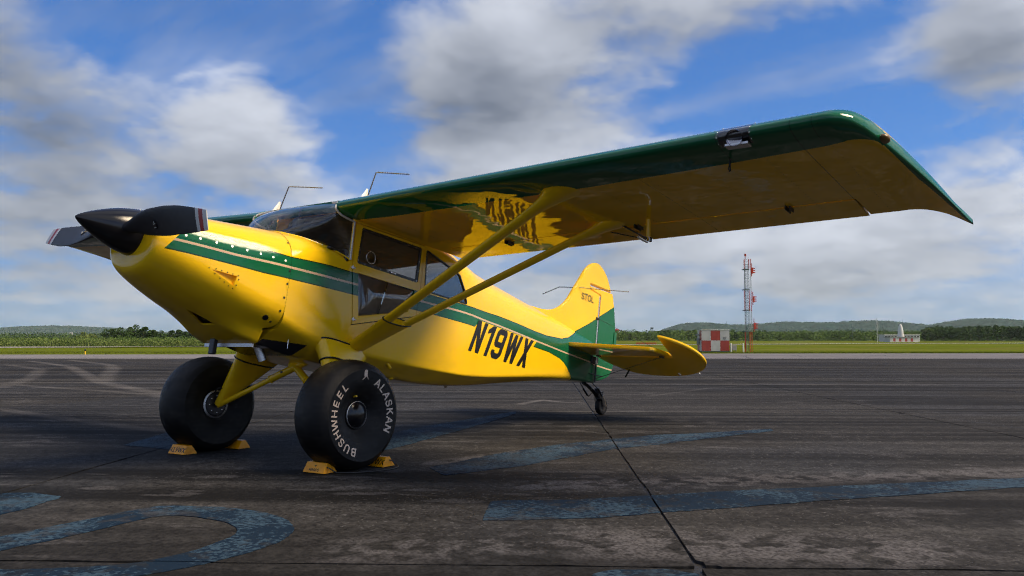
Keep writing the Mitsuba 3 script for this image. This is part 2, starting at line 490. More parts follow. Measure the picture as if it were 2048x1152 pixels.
REAR = [(-4.70, .032, 1.215, .006, .022, 1.22, 1.25, 1.50, 1.72, 2.0),
        (-4.3, .100, 1.178, .03, .072, 1.19, 1.23, 1.50, 1.76, 2.0),
        (-3.8, .178, 1.128, .08, .150, 1.15, 1.21, 1.50, 1.83, 2.0),
        (-3.2, .270, 1.045, .14, .250, 1.085, 1.14, 1.50, 1.885, 2.0),
        (-2.5, .376, .930, .22, .365, .995, 1.03, 1.52, 1.950, 2.1),
        (-1.95, .461, .840, .29, .452, .925, .955, 1.56, 1.990, 2.5),
        (-1.55, .530, .790, .33, .522, .890, .915, 1.70, 2.020, 3.2),
        (-1.1, .530, .765, .34, .522, .880, .905, 1.84, 2.060, 5.0),
        (-.5, .530, .765, .34, .50, .87, .915, 1.90, 2.100, 6.0),
        (-.08, .530, .780, .33, .43, .82, .93, 1.90, 2.075, 6.0)]
xs_rear = np.r_[np.linspace(-.10, -1.45, 14), np.linspace(-1.55, -4.70, 30)]
cabin = solid(loft(fus_sections(REAR, xs_rear)))
boot = solid(loft(fus_sections(BOOT, np.linspace(.458, -.12, 10))))
cab_in = solid(loft(fus_sections(REAR, np.linspace(-.08, -1.75, 16), .022)))
boot_in = solid(loft(fus_sections(BOOT, np.linspace(.40, -.16, 8), .022)))
hole = lambda poly, y0=.3, y1=.7: solid(prism_y(poly, y0, y1)) + solid(prism_y(poly, -y1, -y0))

door_poly = sg.Polygon([(-.192, 1.105), (-.196, 1.14), (-.131, 1.56), (-.118, 1.925), (-.938, 1.945), (-.925, 1.50), (-.905, 1.31)]).buffer(.012).buffer(-.012)
win_poly = sg.Polygon([(-.190, 1.905), (-.172, 1.602), (-.890, 1.602), (-.905, 1.918)]).buffer(-.02).buffer(.02)
low_poly = sg.Polygon([(-.196, 1.528), (-.251, 1.186), (-.595, 1.276), (-.80, 1.325), (-.862, 1.528)]).buffer(-.008).buffer(.008)
quarter_poly = sg.Polygon([(-.966, 1.914), (-1.365, 1.822), (-1.435, 1.795), (-1.515, 1.68), (-1.565, 1.555), (-.985, 1.555)]).buffer(-.012).buffer(.012)
openings = hole(door_poly.buffer(.004)) + hole(quarter_poly)
shell = (cabin + boot) - (cab_in + boot_in) - openings
# lower edge of the firewall and a panel seam round the boot cowl
add(A + 'fuselage', unman(shell), 'body_paint', 28, True)
lining = cab_in - solid(loft(fus_sections(REAR, np.linspace(-.05, -1.735, 16), .030))) - hole(door_poly.buffer(-.03)) - hole(quarter_poly.buffer(.004)) - solid(box(-.2, .2, -.6, .6, 1.0, 2.3))
add(A + 'cabin_lining', unman(lining), 'cabin_cloth', 28, True)


def rim(poly, w, y0, y1):
    return cat(*[prism_y(p, y0, y1) for p in polys(poly.difference(poly.buffer(-w)))])


def flip(m, side):
    if side > 0:
        return m
    m = m.copy()
    m.vertices = m.vertices * [1, -1, 1]
    m.invert()
    return m


def dots(pts, r, y0, y1, n=8):
    ms = []
    for x, z in pts:
        c = trimesh.creation.cylinder(r, y1 - y0, sections=n)
        v = c.vertices
        c.vertices = np.stack([v[:, 0] + x, v[:, 2] + (y0 + y1) / 2, v[:, 1] + z], -1)
        c.invert()
        ms.append(c)
    return cat(*ms)


def along(poly, inset, step):
    r = poly.buffer(-inset).exterior
    n = int(r.length / step)
    return [r.interpolate(i * r.length / n).coords[0] for i in range(n)]


def bubble(poly, y, rise):
    m = trimesh.creation.extrude_polygon(poly, .001, engine='earcut')
    m = trimesh.Trimesh(m.vertices, m.faces[m.face_normals[:, 2] > .5], process=True).subdivide_to_size(.02)
    v = m.vertices
    dist = np.array([poly.exterior.distance(sg.Point(*p)) for p in v[:, :2]])
    m.vertices = np.column_stack([v[:, 0], y + rise * (1 - np.exp(-dist / .07)), v[:, 1]])
    m = trimesh.Trimesh(m.vertices, m.faces[:, ::-1], process=True)
    return m


for side in (1, -1):
    panel = door_poly.buffer(-.003).difference(win_poly).difference(low_poly)
    dm = cat(*[prism_y(p, .508, .532) for p in polys(panel)])
    dk = add(A + 'door', flip(dm, side), 'body_paint', 28, True)
    add(dk + '__window', flip(prism_y(win_poly, .519, .520), side), 'glass', False, True)
    add(dk + '__window_rim', flip(rim(win_poly.buffer(.001), .026, .521, .527), side), 'black_paint', 28, True)
    add(dk + '__lower_window', flip(bubble(low_poly, .520, .042), side), 'glass', True, True)
    if side > 0:
        k = add(dk + '__window_screws', dots(along(win_poly, .013, .085), .0042, .526, .5295), 'chrome', 30, True)
        label(k, kind='stuff')
        vent = np.array([(math.cos(t), math.sin(t)) for t in np.linspace(0, 2 * math.pi, 24, endpoint=False)])
        add(dk + '__vent_ring', cat(*[prism_y(p, .517, .525) for p in polys(sg.Polygon(vent * .052 + [-.325, 1.685]).difference(sg.Polygon(vent * .048 + [-.325, 1.685])))]), 'bare_metal', 30, True)
        add(dk + '__latch', cat(rbox(-.62, -.56, .520, .531, 1.612, 1.626, .004), rbox(-.60, -.575, .529, .535, 1.616, 1.622, .002)), 'chrome', 30, True)
        for x, z in ((-.128, 1.557), (-.196, 1.150)):
            h = cat(rbox(x - .03, x + .012, .528, .540, z - .008, z + .008, .004), rod([x, .540, z - .014], [x, .540, z + .014], .006, 8))
            add(dk + '__hinge', h, 'bare_metal', 30, True)
    q = add(A + 'quarter_window', flip(prism_y(quarter_poly.buffer(.006), .521, .522), side), 'glass', False, True)
    add(q + '__rim', flip(rim(quarter_poly.buffer(.006), .012, .5235, .533), side), 'black_paint', 28, True)

# windshield: one blown sheet of clear plastic
bc = PchipInterpolator([0, .35, .5, .75, .9, 1], [(.447, 0, 1.740), (.415, .21, 1.722), (.30, .29, 1.718), (.115, .405, 1.686), (-.01, .48, 1.649), (-.098, .531, 1.610)])
tc = PchipInterpolator([0, .35, .55, .72, .80, .88, 1], [(.03, 0, 2.062), (.03, .25, 2.062), (.04, .42, 2.055), (.105, .522, 2.012), (.126, .535, 1.975), (.06, .538, 1.935), (-.098, .535, 1.925)])


def ws_grid(off=0.0, nt=41, ns=15):
    V = []
    for t in np.linspace(-1, 1, nt):
        a, b = bc(abs(t)), tc(abs(t))
        for s in np.linspace(0, 1, ns):
            p = a * (1 - s) + b * s
            bl = math.sin(math.pi * s ** .9) * (1 - abs(t) ** 2.5)
            p = p + np.array([.052, 0, .045]) * bl + np.array([0, .045 * math.sin(math.pi * s) * abs(t) * (1 - abs(t) ** 6), 0])
            p = p + np.array([.7, 0, .7]) * off
            V.append([p[0], p[1] * (1 if t >= 0 else -1), p[2]])
    i, j = np.meshgrid(np.arange(nt - 1), np.arange(ns - 1), indexing='ij')
    q = np.stack([i * ns + j, (i + 1) * ns + j, (i + 1) * ns + j + 1, i * ns + j + 1], -1).reshape(-1, 4)
    return np.array(V), q


V, q = ws_grid()
w_ = add(A + 'windshield', tri(V, q), 'windshield_glass', True, True)
Vg = V.reshape(41, 15, 3)
add(w_ + '__base_trim', tube(Vg[:, 0] + [.0, 0, .002], .007, 8), 'yellow_paint', 40, True)
scr = []
for k in range(1, 40):
    e = Vg[k, 0]
    r_ = np.array([e[0] - .1, e[1], 0]) * [.55, 1, 0]
    r_ = r_ / max(np.linalg.norm(r_), 1e-6)
    c_ = trimesh.creation.icosphere(1, .0036)
    c_.apply_translation(e + r_ * .018 + [0, 0, -.0035])
    scr.append(c_)
label(add(w_ + '__base_screws', cat(*scr), 'bare_metal', True, True), kind='stuff')
for k in (0, -1):
    e = Vg[k]
    s = 1 if k else -1
    add(w_ + '__post_trim', tube(np.vstack([e + [0, .004 * s, 0]]), .010, 8, flat=.5), 'bare_metal', 40, True)
    nose = np.array([tc(t) for t in np.linspace(.5, 1, 14)]) * [1, s, 1] + [.004, 0, 0]
    add(w_ + '__root_trim', tube(nose, .009, 8), 'white_paint', 40, True)
# roof ahead of the cabin, over the pilots
add(A + 'roof', unman(solid(loft([[(x, y, z) for y, z in ((-.52, zt - .05), (.52, zt - .05), (.52, zt - .012), (.45, zt), (-.45, zt), (-.52, zt - .012))] for x, zt in ((.045, 2.066), (-.03, 2.076), (-.11, 2.082))]))), 'wing_coat', 28, True)
# things inside the cabin
add(A + 'instrument_panel', cat(rbox(-.10, -.06, -.50, .50, 1.38, 1.70, .02), rbox(-.09, .08, -.47, .47, 1.66, 1.685, .01)), 'black_paint', 30, True)
for y in (-.24, .24):
    sk = add(A + 'seat', cat(rbox(-.95, -.48, y - .2, y + .2, 1.15, 1.27, .05)), 'seat_cloth', 40, True)
    b = rbox(-.06, .06, y - .2, y + .2, 0, .60, .05)
    b.apply_transform(trimesh.transformations.rotation_matrix(-.22, [0, 1, 0]))
    b.apply_translation([-.93, 0, 1.2])
    add(sk + '__backrest', b, 'seat_cloth', 40, True)
    sk2 = add(A + 'seat', rbox(-1.6, -1.25, y - .2, y + .2, 1.12, 1.24, .05), 'seat_cloth', 40, True)
    yoke = cat(tube([[-.10, y, 1.55], [-.24, y, 1.55]], .012, 8), tube([[-.24, y + .14 * math.sin(t), 1.55 - .13 * math.cos(t) + .0] for t in np.linspace(-2.2, 2.2, 14)], .012, 8))
    add(A + 'control_yoke', yoke, 'black_paint', 40, True)
add(A + 'compass', cat(rbox(.02, .10, -.035, .035, 1.86, 1.95, .02), rod([.06, 0, 1.94], [.06, 0, 2.05], .006)), 'black_paint', 40, True)
for s in (-1, 1):
    add(A + 'cabin_brace', rod([.36, .05 * s, 1.72], [-.05, .5 * s, 2.0], .012, 8), 'black_paint', 40, True)

# ------------------------------------------------------------------ cowling, spinner, propeller
cow = solid(loft(fus_sections(COWL, np.r_[np.linspace(.452, 1.33, 30), np.linspace(1.345, 1.422, 14)], 0, True)))
cow = cow - solid(box(.3, .520, -.40, .40, .6, .965))
for s in (1, -1):
    c = trimesh.creation.cylinder(.10, .3, sections=32)
    c.apply_transform(trimesh.transformations.rotation_matrix(math.pi / 2, [0, 0, 1]))
    v = c.vertices.copy()
    c.vertices = np.stack([v[:, 0], v[:, 1], v[:, 2]], -1)
    # rounded corner where the side of the cowl meets the outlet
    k = sg.box(.44, .93, .530, 1.03).difference(sg.Point(.530, 1.03).buffer(.082, 32)).union(sg.box(.44, .80, .519, .931))
    k = k.buffer(.0005)
    cow = cow - solid(prism_y(polys(k)[0], .38 if s > 0 else -.7, .7 if s > 0 else -.38))
cow_in = solid(loft(fus_sections(COWL, np.linspace(.452, 1.36, 20), .014, True)))

def hull(pts):
    return m3.Manifold.hull_points(np.asarray(pts, np.float32))


sq = np.array([(1.05, .4378, 1.262), (.868, .479, 1.252), (.880, .474, 1.180)])
pocket = hull(np.vstack([sq + [0, .001, 0], sq + [0, .06, 0], sq[1:] - [0, .034, 0], sq[:1] - [0, .002, 0]]))
cow = (cow - (cow_in - solid(box(.84, 1.09, .30, .60, 1.14, 1.30)))) - pocket
it = np.array([(.985, .105, 1.003), (.776, .178, .929), (.785, .012, .928)])
dn = np.array([.37, .04, -.93])
cow = cow - hull(np.vstack([it + dn * .06, it - dn * .05]))
add(A + 'cowling', unman(cow), 'body_paint', 32, True)
add(A + 'cowling__intake_duct', unman(hull(np.vstack([(it - it.mean(0)) * 1.12 + it.mean(0) - dn * .030, (it - it.mean(0)) * 1.12 + it.mean(0) - dn * .036]))), 'black_paint', 30, True)
cpv = lambda x, z, y=.5: (x, y, z)
sp = [(.166, 1.398), (.166, 1.415), (.160, 1.45), (.150, 1.50), (.136, 1.555), (.117, 1.61), (.096, 1.66), (.073, 1.71), (.050, 1.755), (.031, 1.787), (.015, 1.808), (.006, 1.816), (.0005, 1.818)]
ZT = 1.455
sk = add(A + 'spinner', lathe([(.15, 1.398)] + sp, [1, 0, 0], [0, 0, ZT], 64), 'black_gloss', 30, True)
ang = np.linspace(0, 2 * math.pi, 15)[:-1]
sc = []
for t in ang:
    c = trimesh.creation.icosphere(1, .0055)
    c.apply_translation([1.413, .166 * math.cos(t), ZT + .166 * math.sin(t)])
    sc.append(c)
label(add(sk + '__screws', cat(*sc), 'chrome', True, True), kind='stuff')


def blade_sections(rs):
    out = []
    n = 28
    t = np.arange(n) / n * 2 * np.pi
    for r in rs:
        ch = float(np.interp(r, [.13, .17, .22, .3, .42, .58, .75, .9, 1.0, 1.03], [.085, .092, .115, .155, .185, .196, .182, .155, .132, .125]))
        th = float(np.interp(r, [.13, .17, .22, .3, .5, .8, 1.03], [.085, .082, .060, .034, .020, .013, .006]))
        be = math.radians(float(np.interp(r, [.13, .2, .35, .55, .8, 1.03], [52, 48, 37, 27, 21, 17])))
        sweep = float(np.interp(r, [.13, .4, .7, 1.03], [0, .012, .006, -.022]))
        c, s = np.cos(t), np.sin(t)
        u = ch * (.5 * c) + sweep                                  # along the chord, + towards the leading edge
        prof = np.sign(s) * np.abs(s) ** .9 * (1 + .35 * c) / 1.1
        v = th * .5 * prof * np.where(s > 0, 1.25, .75)
        up = u * math.cos(be) - v * math.sin(be)
        fw = u * math.sin(be) + v * math.cos(be)
        out.append(np.column_stack([fw, np.full(n, r), up]))
    return out


XP = 1.515
for s, rot in ((1, -.006), (-1, -.006)):
    def place(m):
        m = m.copy()
        v = m.vertices
        if s < 0:
            v = v * [1, -1, -1]
        m.vertices = v
        m.apply_transform(trimesh.transformations.rotation_matrix(rot, [1, 0, 0]))
        m.apply_translation([XP, 0, ZT])
        return m
    bk = add(A + 'propeller_blade', place(loft(blade_sections(np.r_[.13, .16, .19, .22, .26, np.linspace(.3, .915, 16)]))), 'charcoal_blade', 50, True)
    for nm, a, b, mt in (('white_band', .915, .948, 'white_paint'), ('red_band', .948, .988, 'red_paint'), ('tip_band', .988, 1.03, 'white_paint')):
        add(bk + '__' + nm, place(loft(blade_sections(np.linspace(a, b, 4)))), mt, 50, True)
    # maker's badge: black oval with a pale figure
    sec = blade_sections([.45])[0]
    fw = sec[7] if True else None
    be = math.radians(31)
    nrm = np.array([math.cos(be), 0, -math.sin(be)])
    chord = np.array([math.sin(be), 0, math.cos(be)])
    base = np.array([0, .47, 0]) + nrm * .0185 + chord * .0
    oval = np.array([base + .018 * math.cos(t) * np.array([0, 1, 0]) + .030 * math.sin(t) * chord for t in np.linspace(0, 2 * math.pi, 20, endpoint=False)])
    ov = loft([oval - nrm * .006, oval + nrm * .0006])
    add(bk + '__badge', place(ov), 'black_gloss', 30, True)
    fig = cat(rod(base + chord * .0 + nrm * .001, base + chord * .019 + nrm * .001, .002, 6), rod(base - chord * .002 + [0, -.012, 0] + nrm * .001, base + chord * .004 + [0, .012, 0] + nrm * .001, .0016, 6),
              rod(base - chord * .024 + [0, -.011, 0] + nrm * .001, base - chord * .022 + [0, .011, 0] + nrm * .001, .0022, 6))
    add(bk + '__badge_figure', place(fig), 'white_paint', 30, True)

# ------------------------------------------------------------------ wings
CY_U = [(0, .035), (.003, .0445), (.0065, .0495), (.0125, .0545), (.025, .065), (.05, .079), (.075, .0885), (.1, .096), (.15, .1069), (.2, .1136), (.3, .117), (.4, .114), (.5, .1052), (.6, .0915), (.7, .0735), (.8, .0522), (.9, .028), (.95, .0149), (1, .0025)]
CY_L = [(.9, .0), (.8, .0), (.7, .0), (.6, 0), (.5, 0), (.4, 0), (.3, 0), (.2, .0003), (.15, .0015), (.1, .0042), (.075, .0063), (.05, .0093), (.025, .0147), (.0125, .0193), (.006, .0235), (.0025, .0285)]
FOIL = np.array(CY_U + [(1.0, 0.0)] + CY_L)
CH = 1.593
low = lambda x, y: 1.923 + .0284 * abs(y) + .0138 * (.128 - x)


def wing_section(y):
    le = float(np.interp(y, [0, 4.26, 4.30, 4.345, 4.385, 4.42, 4.455, 4.50, 4.56, 4.63, 4.69], [.128, .128, .118, .085, .03, -.06, -.22, -.50, -.86, -1.25, -1.555]))
    te = float(np.interp(y, [0, 4.33, 4.42, 4.55, 4.69], [-1.465, -1.465, -1.475, -1.51, -1.60]))
    c = le - te
    x = le - FOIL[:, 0] * c
    s = max(0, (y - 4.30) / .39)
    thick = np.interp(s, [0, .15, .4, .7, 1], [1, .93, .66, .38, .15]) * CH
    drop = .105 * s ** 1.4 * np.clip((.128 - x) / 1.6, 0, 1) - .02 * math.sin(min(s, 1) * math.pi)
    z = low(x, y) + FOIL[:, 1] * np.minimum(thick, max(c, .3) * 1.02) - drop
    return np.column_stack([x, np.full(len(x), y), z])


ys = np.r_[.510, np.linspace(.6, 4.2, 25), 4.26, np.linspace(4.29, 4.69, 26)]
HX = -1.10
for side in (1, -1):
    W = solid(loft([wing_section(y) for y in ys]))
    slot = solid(box(-2, HX, .66, 4.095, 1.5, 2.5))
    wk = add(A + 'wing', flip(unman(W - slot), side), 'wing_coat', 32, True)
    for nm, y0, y1, dz in (('flap', .668, 2.452, 0), ('aileron', 2.462, 4.088, -.012)):
        f = W ^ solid(box(-2, HX - .012, y0, y1, 1.5, 2.5))
        fm = unman(f)
        if dz:
            fm.apply_translation([-HX, 0, -2.0])
            fm.apply_transform(trimesh.transformations.rotation_matrix(-.025, [0, 1, 0]))
            fm.apply_translation([HX, 0, 2.0])
        add(wk + '__' + nm, flip(fm, side), 'wing_coat', 32, True)
    if side < 0:
        continue
    # control horns, hinges and push rods under the trailing edge
    zz = lambda x, y: low(x, y)
    for y, b in ((3.66, 0), (2.52, 1), (1.30, 0)):
        x = HX - .005
        m = cat(rbox(x - .06, x + .05, y - .010, y - .004, zz(x, y) - .030, zz(x, y) + .01, .002), rbox(x - .055, x + .03, y + .012, y + .018, zz(x, y) - .025, zz(x, y) + .01, .002))
        add(wk + '__hinge_bracket', m, 'black_paint', 30, True)
    add(wk + '__push_rod', cat(rod([-1.02, 2.42, zz(-1.02, 2.42) - .004], [-1.40, 2.46, zz(-1.4, 2.46) - .030], .007, 8), rod([-1.16, 2.25, zz(-1.2, 2.2) - .006], [-1.40, 2.46, zz(-1.4, 2.46) - .03], .004, 8),
                               rbox(-1.43, -1.38, 2.45, 2.47, zz(-1.4, 2.46) - .04, zz(-1.4, 2.46), .003)), 'black_paint', 30, True)
    yp, xp = 2.66, -1.0
    zp = zz(xp, yp)
    add(wk + '__pitot_mast', cat(rod([xp, yp, zp + .01], [xp - .02, yp, zp - .125], .016, 12)), 'yellow_paint', 40, True)
    add(wk + '__pitot_tube', tube([[xp - .02, yp, zp - .12], [xp - .022, yp, zp - .150], [xp - .005, yp, zp - .166], [xp + .05, yp, zp - .168], [xp + .13, yp, zp - .166]], .010, 10), 'chrome', 40, True)
    add(wk + '__tie_down_ring', cat(rod([-.10, 3.664, 2.03], [-.10, 3.664, 1.985], .006), tube([[-.10 + .012 * math.cos(t), 3.664, 1.972 + .016 * math.sin(t)] for t in np.linspace(0, 2 * math.pi, 14)], .004, 6)), 'black_paint', 40, True)
    # landing light let into the leading edge, behind a clear cover
    zl = low(.1, 3.77)
    sec = wing_section(3.77)
    nose = sec[(sec[:, 0] > .045)]
    nose = nose[np.argsort(np.arctan2(nose[:, 2] - (zl + .055), nose[:, 0] - .03))]
    off = (nose - [.03, 0, zl + .06])
    def strip(y0, y1, grow):
        P = np.array([.03, 0, zl + .06]) + off * grow
        a, b = P.copy(), P.copy()
        a[:, 1], b[:, 1] = y0, y1
        a[:, 2] += .0284 * (y0 - 3.77)
        b[:, 2] += .0284 * (y1 - 3.77)
        n = len(P)
        v = np.vstack([a, b])
        f = [(i, i + 1, n + i + 1, n + i) for i in range(n - 1)]
        return tri(v, f)
    lk = add(wk + '__landing_light', strip(3.68, 3.86, 1.012), 'black_paint', True, True)
    lens = lathe([(.0005, .0), (.03, .001), (.043, .006), (.046, .012), (.046, .03)], [.9, .15, -.42], [.105, 3.775, zl + .040], 24)
    add(lk + '__lamp', lens, 'lamp_glass', 30, True)
    add(lk + '__reflector_plate', rbox(.045, .105, 3.715, 3.85, zl - .006, zl + .012, .004), 'bare_metal', 30, True)
    add(lk + '__cover', strip(3.67, 3.87, 1.05), 'glass', True, True)
    sc = []
    for y in (3.675, 3.865):
        P = np.array([.03, 0, zl + .06]) + off * 1.055
        for k in range(1, len(P), 3):
            c = trimesh.creation.icosphere(0, .004)
            c.apply_translation([P[k][0], y, P[k][2] + .0284 * (y - 3.77)])
            sc.append(c)
    label(add(lk + '__screws', cat(*sc), 'chrome', True, True), kind='stuff')
    nav = trimesh.creation.icosphere(3, 1.0)
    nav.vertices = nav.vertices * [.05, .03, .022] + [-.27, 4.468, 2.098]
    nk = add(wk + '__navigation_light', nav, 'amber_lens', True, True)
    # a fuel drain and inspection rings near the root of the leading edge
    ins = cat(*[tube([[.118 - .002 * math.sin(t) ** 2, 1.70 + .025 * math.cos(t), 2.03 + .02 * math.sin(t)] for t in np.linspace(0, 2 * math.pi, 14)], .002, 5)])
    add(wk + '__inspection_ring', ins, 'green_paint', 40, True)


# lift struts with flared cuffs at the wing
def strut(a, b, chord, thick, cuff):
    a, b = np.array(a, float), np.array(b, float)
    t = (b - a) / np.linalg.norm(b - a)
    c = np.array([1.0, 0, 0]) - t * t[0]
    c /= np.linalg.norm(c)
    d = np.cross(t, c)
    ang = np.arange(20) * 2 * np.pi / 20
    L = np.linalg.norm(b - a)
    secs = [a + t * s + .5 * chord * np.cos(ang)[:, None] * c + .5 * thick * np.sin(ang)[:, None] * d for s in np.linspace(0, L * .985, 6)]
    bar = loft(secs)
    flare = []
    for s, k in ((L - .30, 1.06), (L - .27, 1.08), (L - .20, 1.18), (L - .13, 1.42), (L - .07, 1.85), (L - .03, 2.35), (L - .012, 2.6)):
        u = (s - (L - .30)) / .29
        dirv = t * (1 - u) + np.array([0, .45, .9]) * u
        cc = c
        dd = d * (1 - u) + np.array([0, 1.0, .03]) * u
        dd /= np.linalg.norm(dd)
        cen = a + t * s + np.array([0, .03, 0]) * u * u
        flare.append(cen + .5 * chord * k * np.cos(ang)[:, None] * cc + .5 * thick * (k * (1 + 1.2 * u * u)) * np.sin(ang)[:, None] * dd)
    return bar, loft(flare)


for side in (1, -1):
    fa, fb = (-.235, .555, .955), (-.205, 2.40, low(-.2, 2.4) + .012)
    ra, rb = (-.30, .565, .950), (-1.0, 2.32, low(-1, 2.32) + .012)
    b, f = strut(fa, fb, .098, .052, 1)
    k = add(A + 'lift_strut', flip(b, side), 'yellow_paint', 40, True)
    add(k + '__cuff', flip(f, side), 'yellow_paint', 40, True)
    b, f = strut(ra, rb, .082, .046, 1)
    k = add(A + 'lift_strut', flip(b, side), 'yellow_paint', 40, True)
    add(k + '__cuff', flip(f, side), 'yellow_paint', 40, True)
    # sleeve that joins both at the foot
    fa, fb, ra, rb = map(np.array, (fa, fb, ra, rb))
    secs = []
    for s in np.linspace(-.02, .40, 7):
        p = fa + (fb - fa) / np.linalg.norm(fb - fa) * s
        r = ra + (rb - ra) / np.linalg.norm(rb - ra) * s
        t = (fb - fa) / np.linalg.norm(fb - fa)
        ch = p - r
        ce = (p + r) / 2
        c = ch - t * (ch @ t)
        c /= np.linalg.norm(c)
        d = np.cross(t, c)
        ang = np.arange(24) * 2 * np.pi / 24
        secs.append(ce + (np.linalg.norm(ch) * .5 + .055) * np.cos(ang)[:, None] * c + .033 * np.sin(ang)[:, None] * d)
    k = add(A + 'strut_sleeve', flip(loft(secs), side), 'yellow_paint', 40, True)
    ring = np.array(secs[-1])
    add(k + '__seal', flip(tube(np.vstack([ring, ring[:1]]), .006, 6), side), 'black_hose', 40, True)

# ------------------------------------------------------------------ tail
fin_edge = spline([(-3.05, 1.885), (-3.246, 1.897), (-3.445, 1.904), (-3.643, 1.935), (-3.752, 1.974), (-3.875, 2.047), (-3.986, 2.155), (-4.063, 2.262), (-4.175, 2.408), (-4.303, 2.578), (-4.411, 2.665), (-4.492, 2.701), (-4.582, 2.714),
                   (-4.692, 2.681), (-4.818, 2.596), (-4.897, 2.495), (-4.948, 2.417)], 90)
fin_poly = sg.Polygon(np.vstack([[(-3.05, 1.70)], fin_edge, [(-4.435, 2.415), (-4.445, 2.345), (-4.675, 2.330), (-4.665, 1.28), (-4.3, 1.28), (-3.6, 1.6)]])).buffer(0)
fin = plate(fin_poly, .05, 'y')
add(A + 'fin', fin, 'body_paint', 35, True)
rud_poly = smooth_poly([(-4.460, 2.398), (-4.965, 2.400), (-5.01, 2.28), (-5.065, 2.08), (-5.115, 1.80), (-5.125, 1.58), (-5.095, 1.44), (-5.03, 1.345), (-4.92, 1.29), (-4.78, 1.25), (-4.69, 1.235), (-4.69, 2.320), (-4.465, 2.352)], 2, keep=(0, 1, 10, 11, 12))
rud = plate(rud_poly, .045, 'y')
RT = trimesh.transformations.rotation_matrix(-.06, [0, 0, 1], [-4.68, 0, 0])
rud.apply_transform(RT)
rk = add(A + 'rudder', rud, 'body_paint', 35, True)
add(rk + '__hinge_strip', rbox(-4.689, -4.663, -.028, .029, 1.70, 2.31, .006), 'bare_metal', 35, True)
tab = plate(sg.Polygon([(-5.05, 1.62), (-5.118, 1.62), (-5.105, 1.92), (-5.052, 1.92)]), .012, 'y', .026)
tab.apply_transform(RT)
add(rk + '__trim_tab', tab, 'green_paint', 35, True)
tl = rod([-4.95, .03, 1.69], [-5.09, .05, 1.66], .004)
tl.apply_transform(RT)
add(rk + '__tab_rod', tl, 'bare_metal', 35, True)
# stabiliser and drooping elevator, both sides
ZS = 1.565
stab_poly = smooth_poly([(-3.83, .02), (-3.845, .20), (-4.15, 1.02), (-4.19, 1.075), (-4.25, 1.09), (-4.60, 1.09), (-4.60, .02)], 2, keep=(0, 5, 6))
elev_poly = smooth_poly([(-4.62, .06), (-4.62, 1.105), (-4.185, 1.105), (-4.20, 1.16), (-4.28, 1.28), (-4.42, 1.41), (-4.60, 1.485), (-4.78, 1.48), (-4.94, 1.38), (-5.05, 1.20), (-5.10, .98), (-5.10, .70), (-5.06, .46), (-4.96, .30), (-4.78, .14)], 2, keep=(0, 1, 2))
EL = trimesh.transformations.rotation_matrix(-.37, [0, 1, 0], [-4.61, 0, ZS])
for side in (1, -1):
    k = add(A + 'stabilizer', flip(plate(stab_poly, .045, 'z', ZS), side), 'yellow_gloss', 35, True)
    e = plate(elev_poly, .04, 'z', ZS)
    e.apply_transform(EL)
    k = add(A + 'elevator', flip(e, side), 'yellow_gloss', 35, True)
    for y in (.12, .98):
        add(k + '__hinge_bracket', flip(rbox(-4.66, -4.57, y - .02, y + .02, ZS - .035, ZS - .018, .004), side), 'black_paint', 35, True)
    h = cat(rod([-4.86, .42, ZS - .15], [-4.88, .36, ZS - .24], .010))
    add(k + '__control_horn', flip(h, side), 'black_paint', 35, True)
    for f in (rod([-4.98, 1.02, ZS - .165], [-4.99, 1.05, ZS - .185], .012), rod([-4.95, 1.30, ZS - .155], [-4.96, 1.31, ZS - .170], .007)):
        add(k + '__drain_fitting', flip(f, side), 'bare_metal', 35, True)
    wires = cat(rod([-4.66, .035, 2.02], [-4.60, .98, ZS + .03], .0025, 6), rod([-4.62, .05, 1.25], [-4.60, .98, ZS - .03], .0035, 6))
    add(A + 'brace_wire', flip(wires, side), 'dark_steel', 35, True)
add(A + 'wire_fitting', rbox(-4.70, -4.62, -.035, .035, 2.005, 2.035, .006), 'dark_steel', 35, True)
# cable, pulley bracket and slide below the stabiliser
add(A + 'trim_jack', cat(rbox(-4.66, -4.52, .055, .085, 1.44, 1.53, .012), rod([-4.64, .07, 1.47], [-4.64, .07, 1.22], .010), rod([-4.50, .075, 1.31], [-4.80, .075, 1.31], .006)), 'dark_steel', 35, True)
add(A + 'trim_jack_cover', rbox(-4.655, -4.60, .056, .092, 1.44, 1.525, .012), 'white_paint', 35, True)
# V aerial on the fin
for s in (1, -1):
    add(A + 'fin_aerial', tube([[-4.17, .03 * s, 2.315], [-4.30, .10 * s, 2.325], [-4.9 + .2, .42 * s, 2.36]] if s > 0 else [[-4.17, -.03, 2.315], [-4.05, -.18, 2.30], [-4.05, -.42, 2.22]], .005, 6), 'black_paint', 40, True)

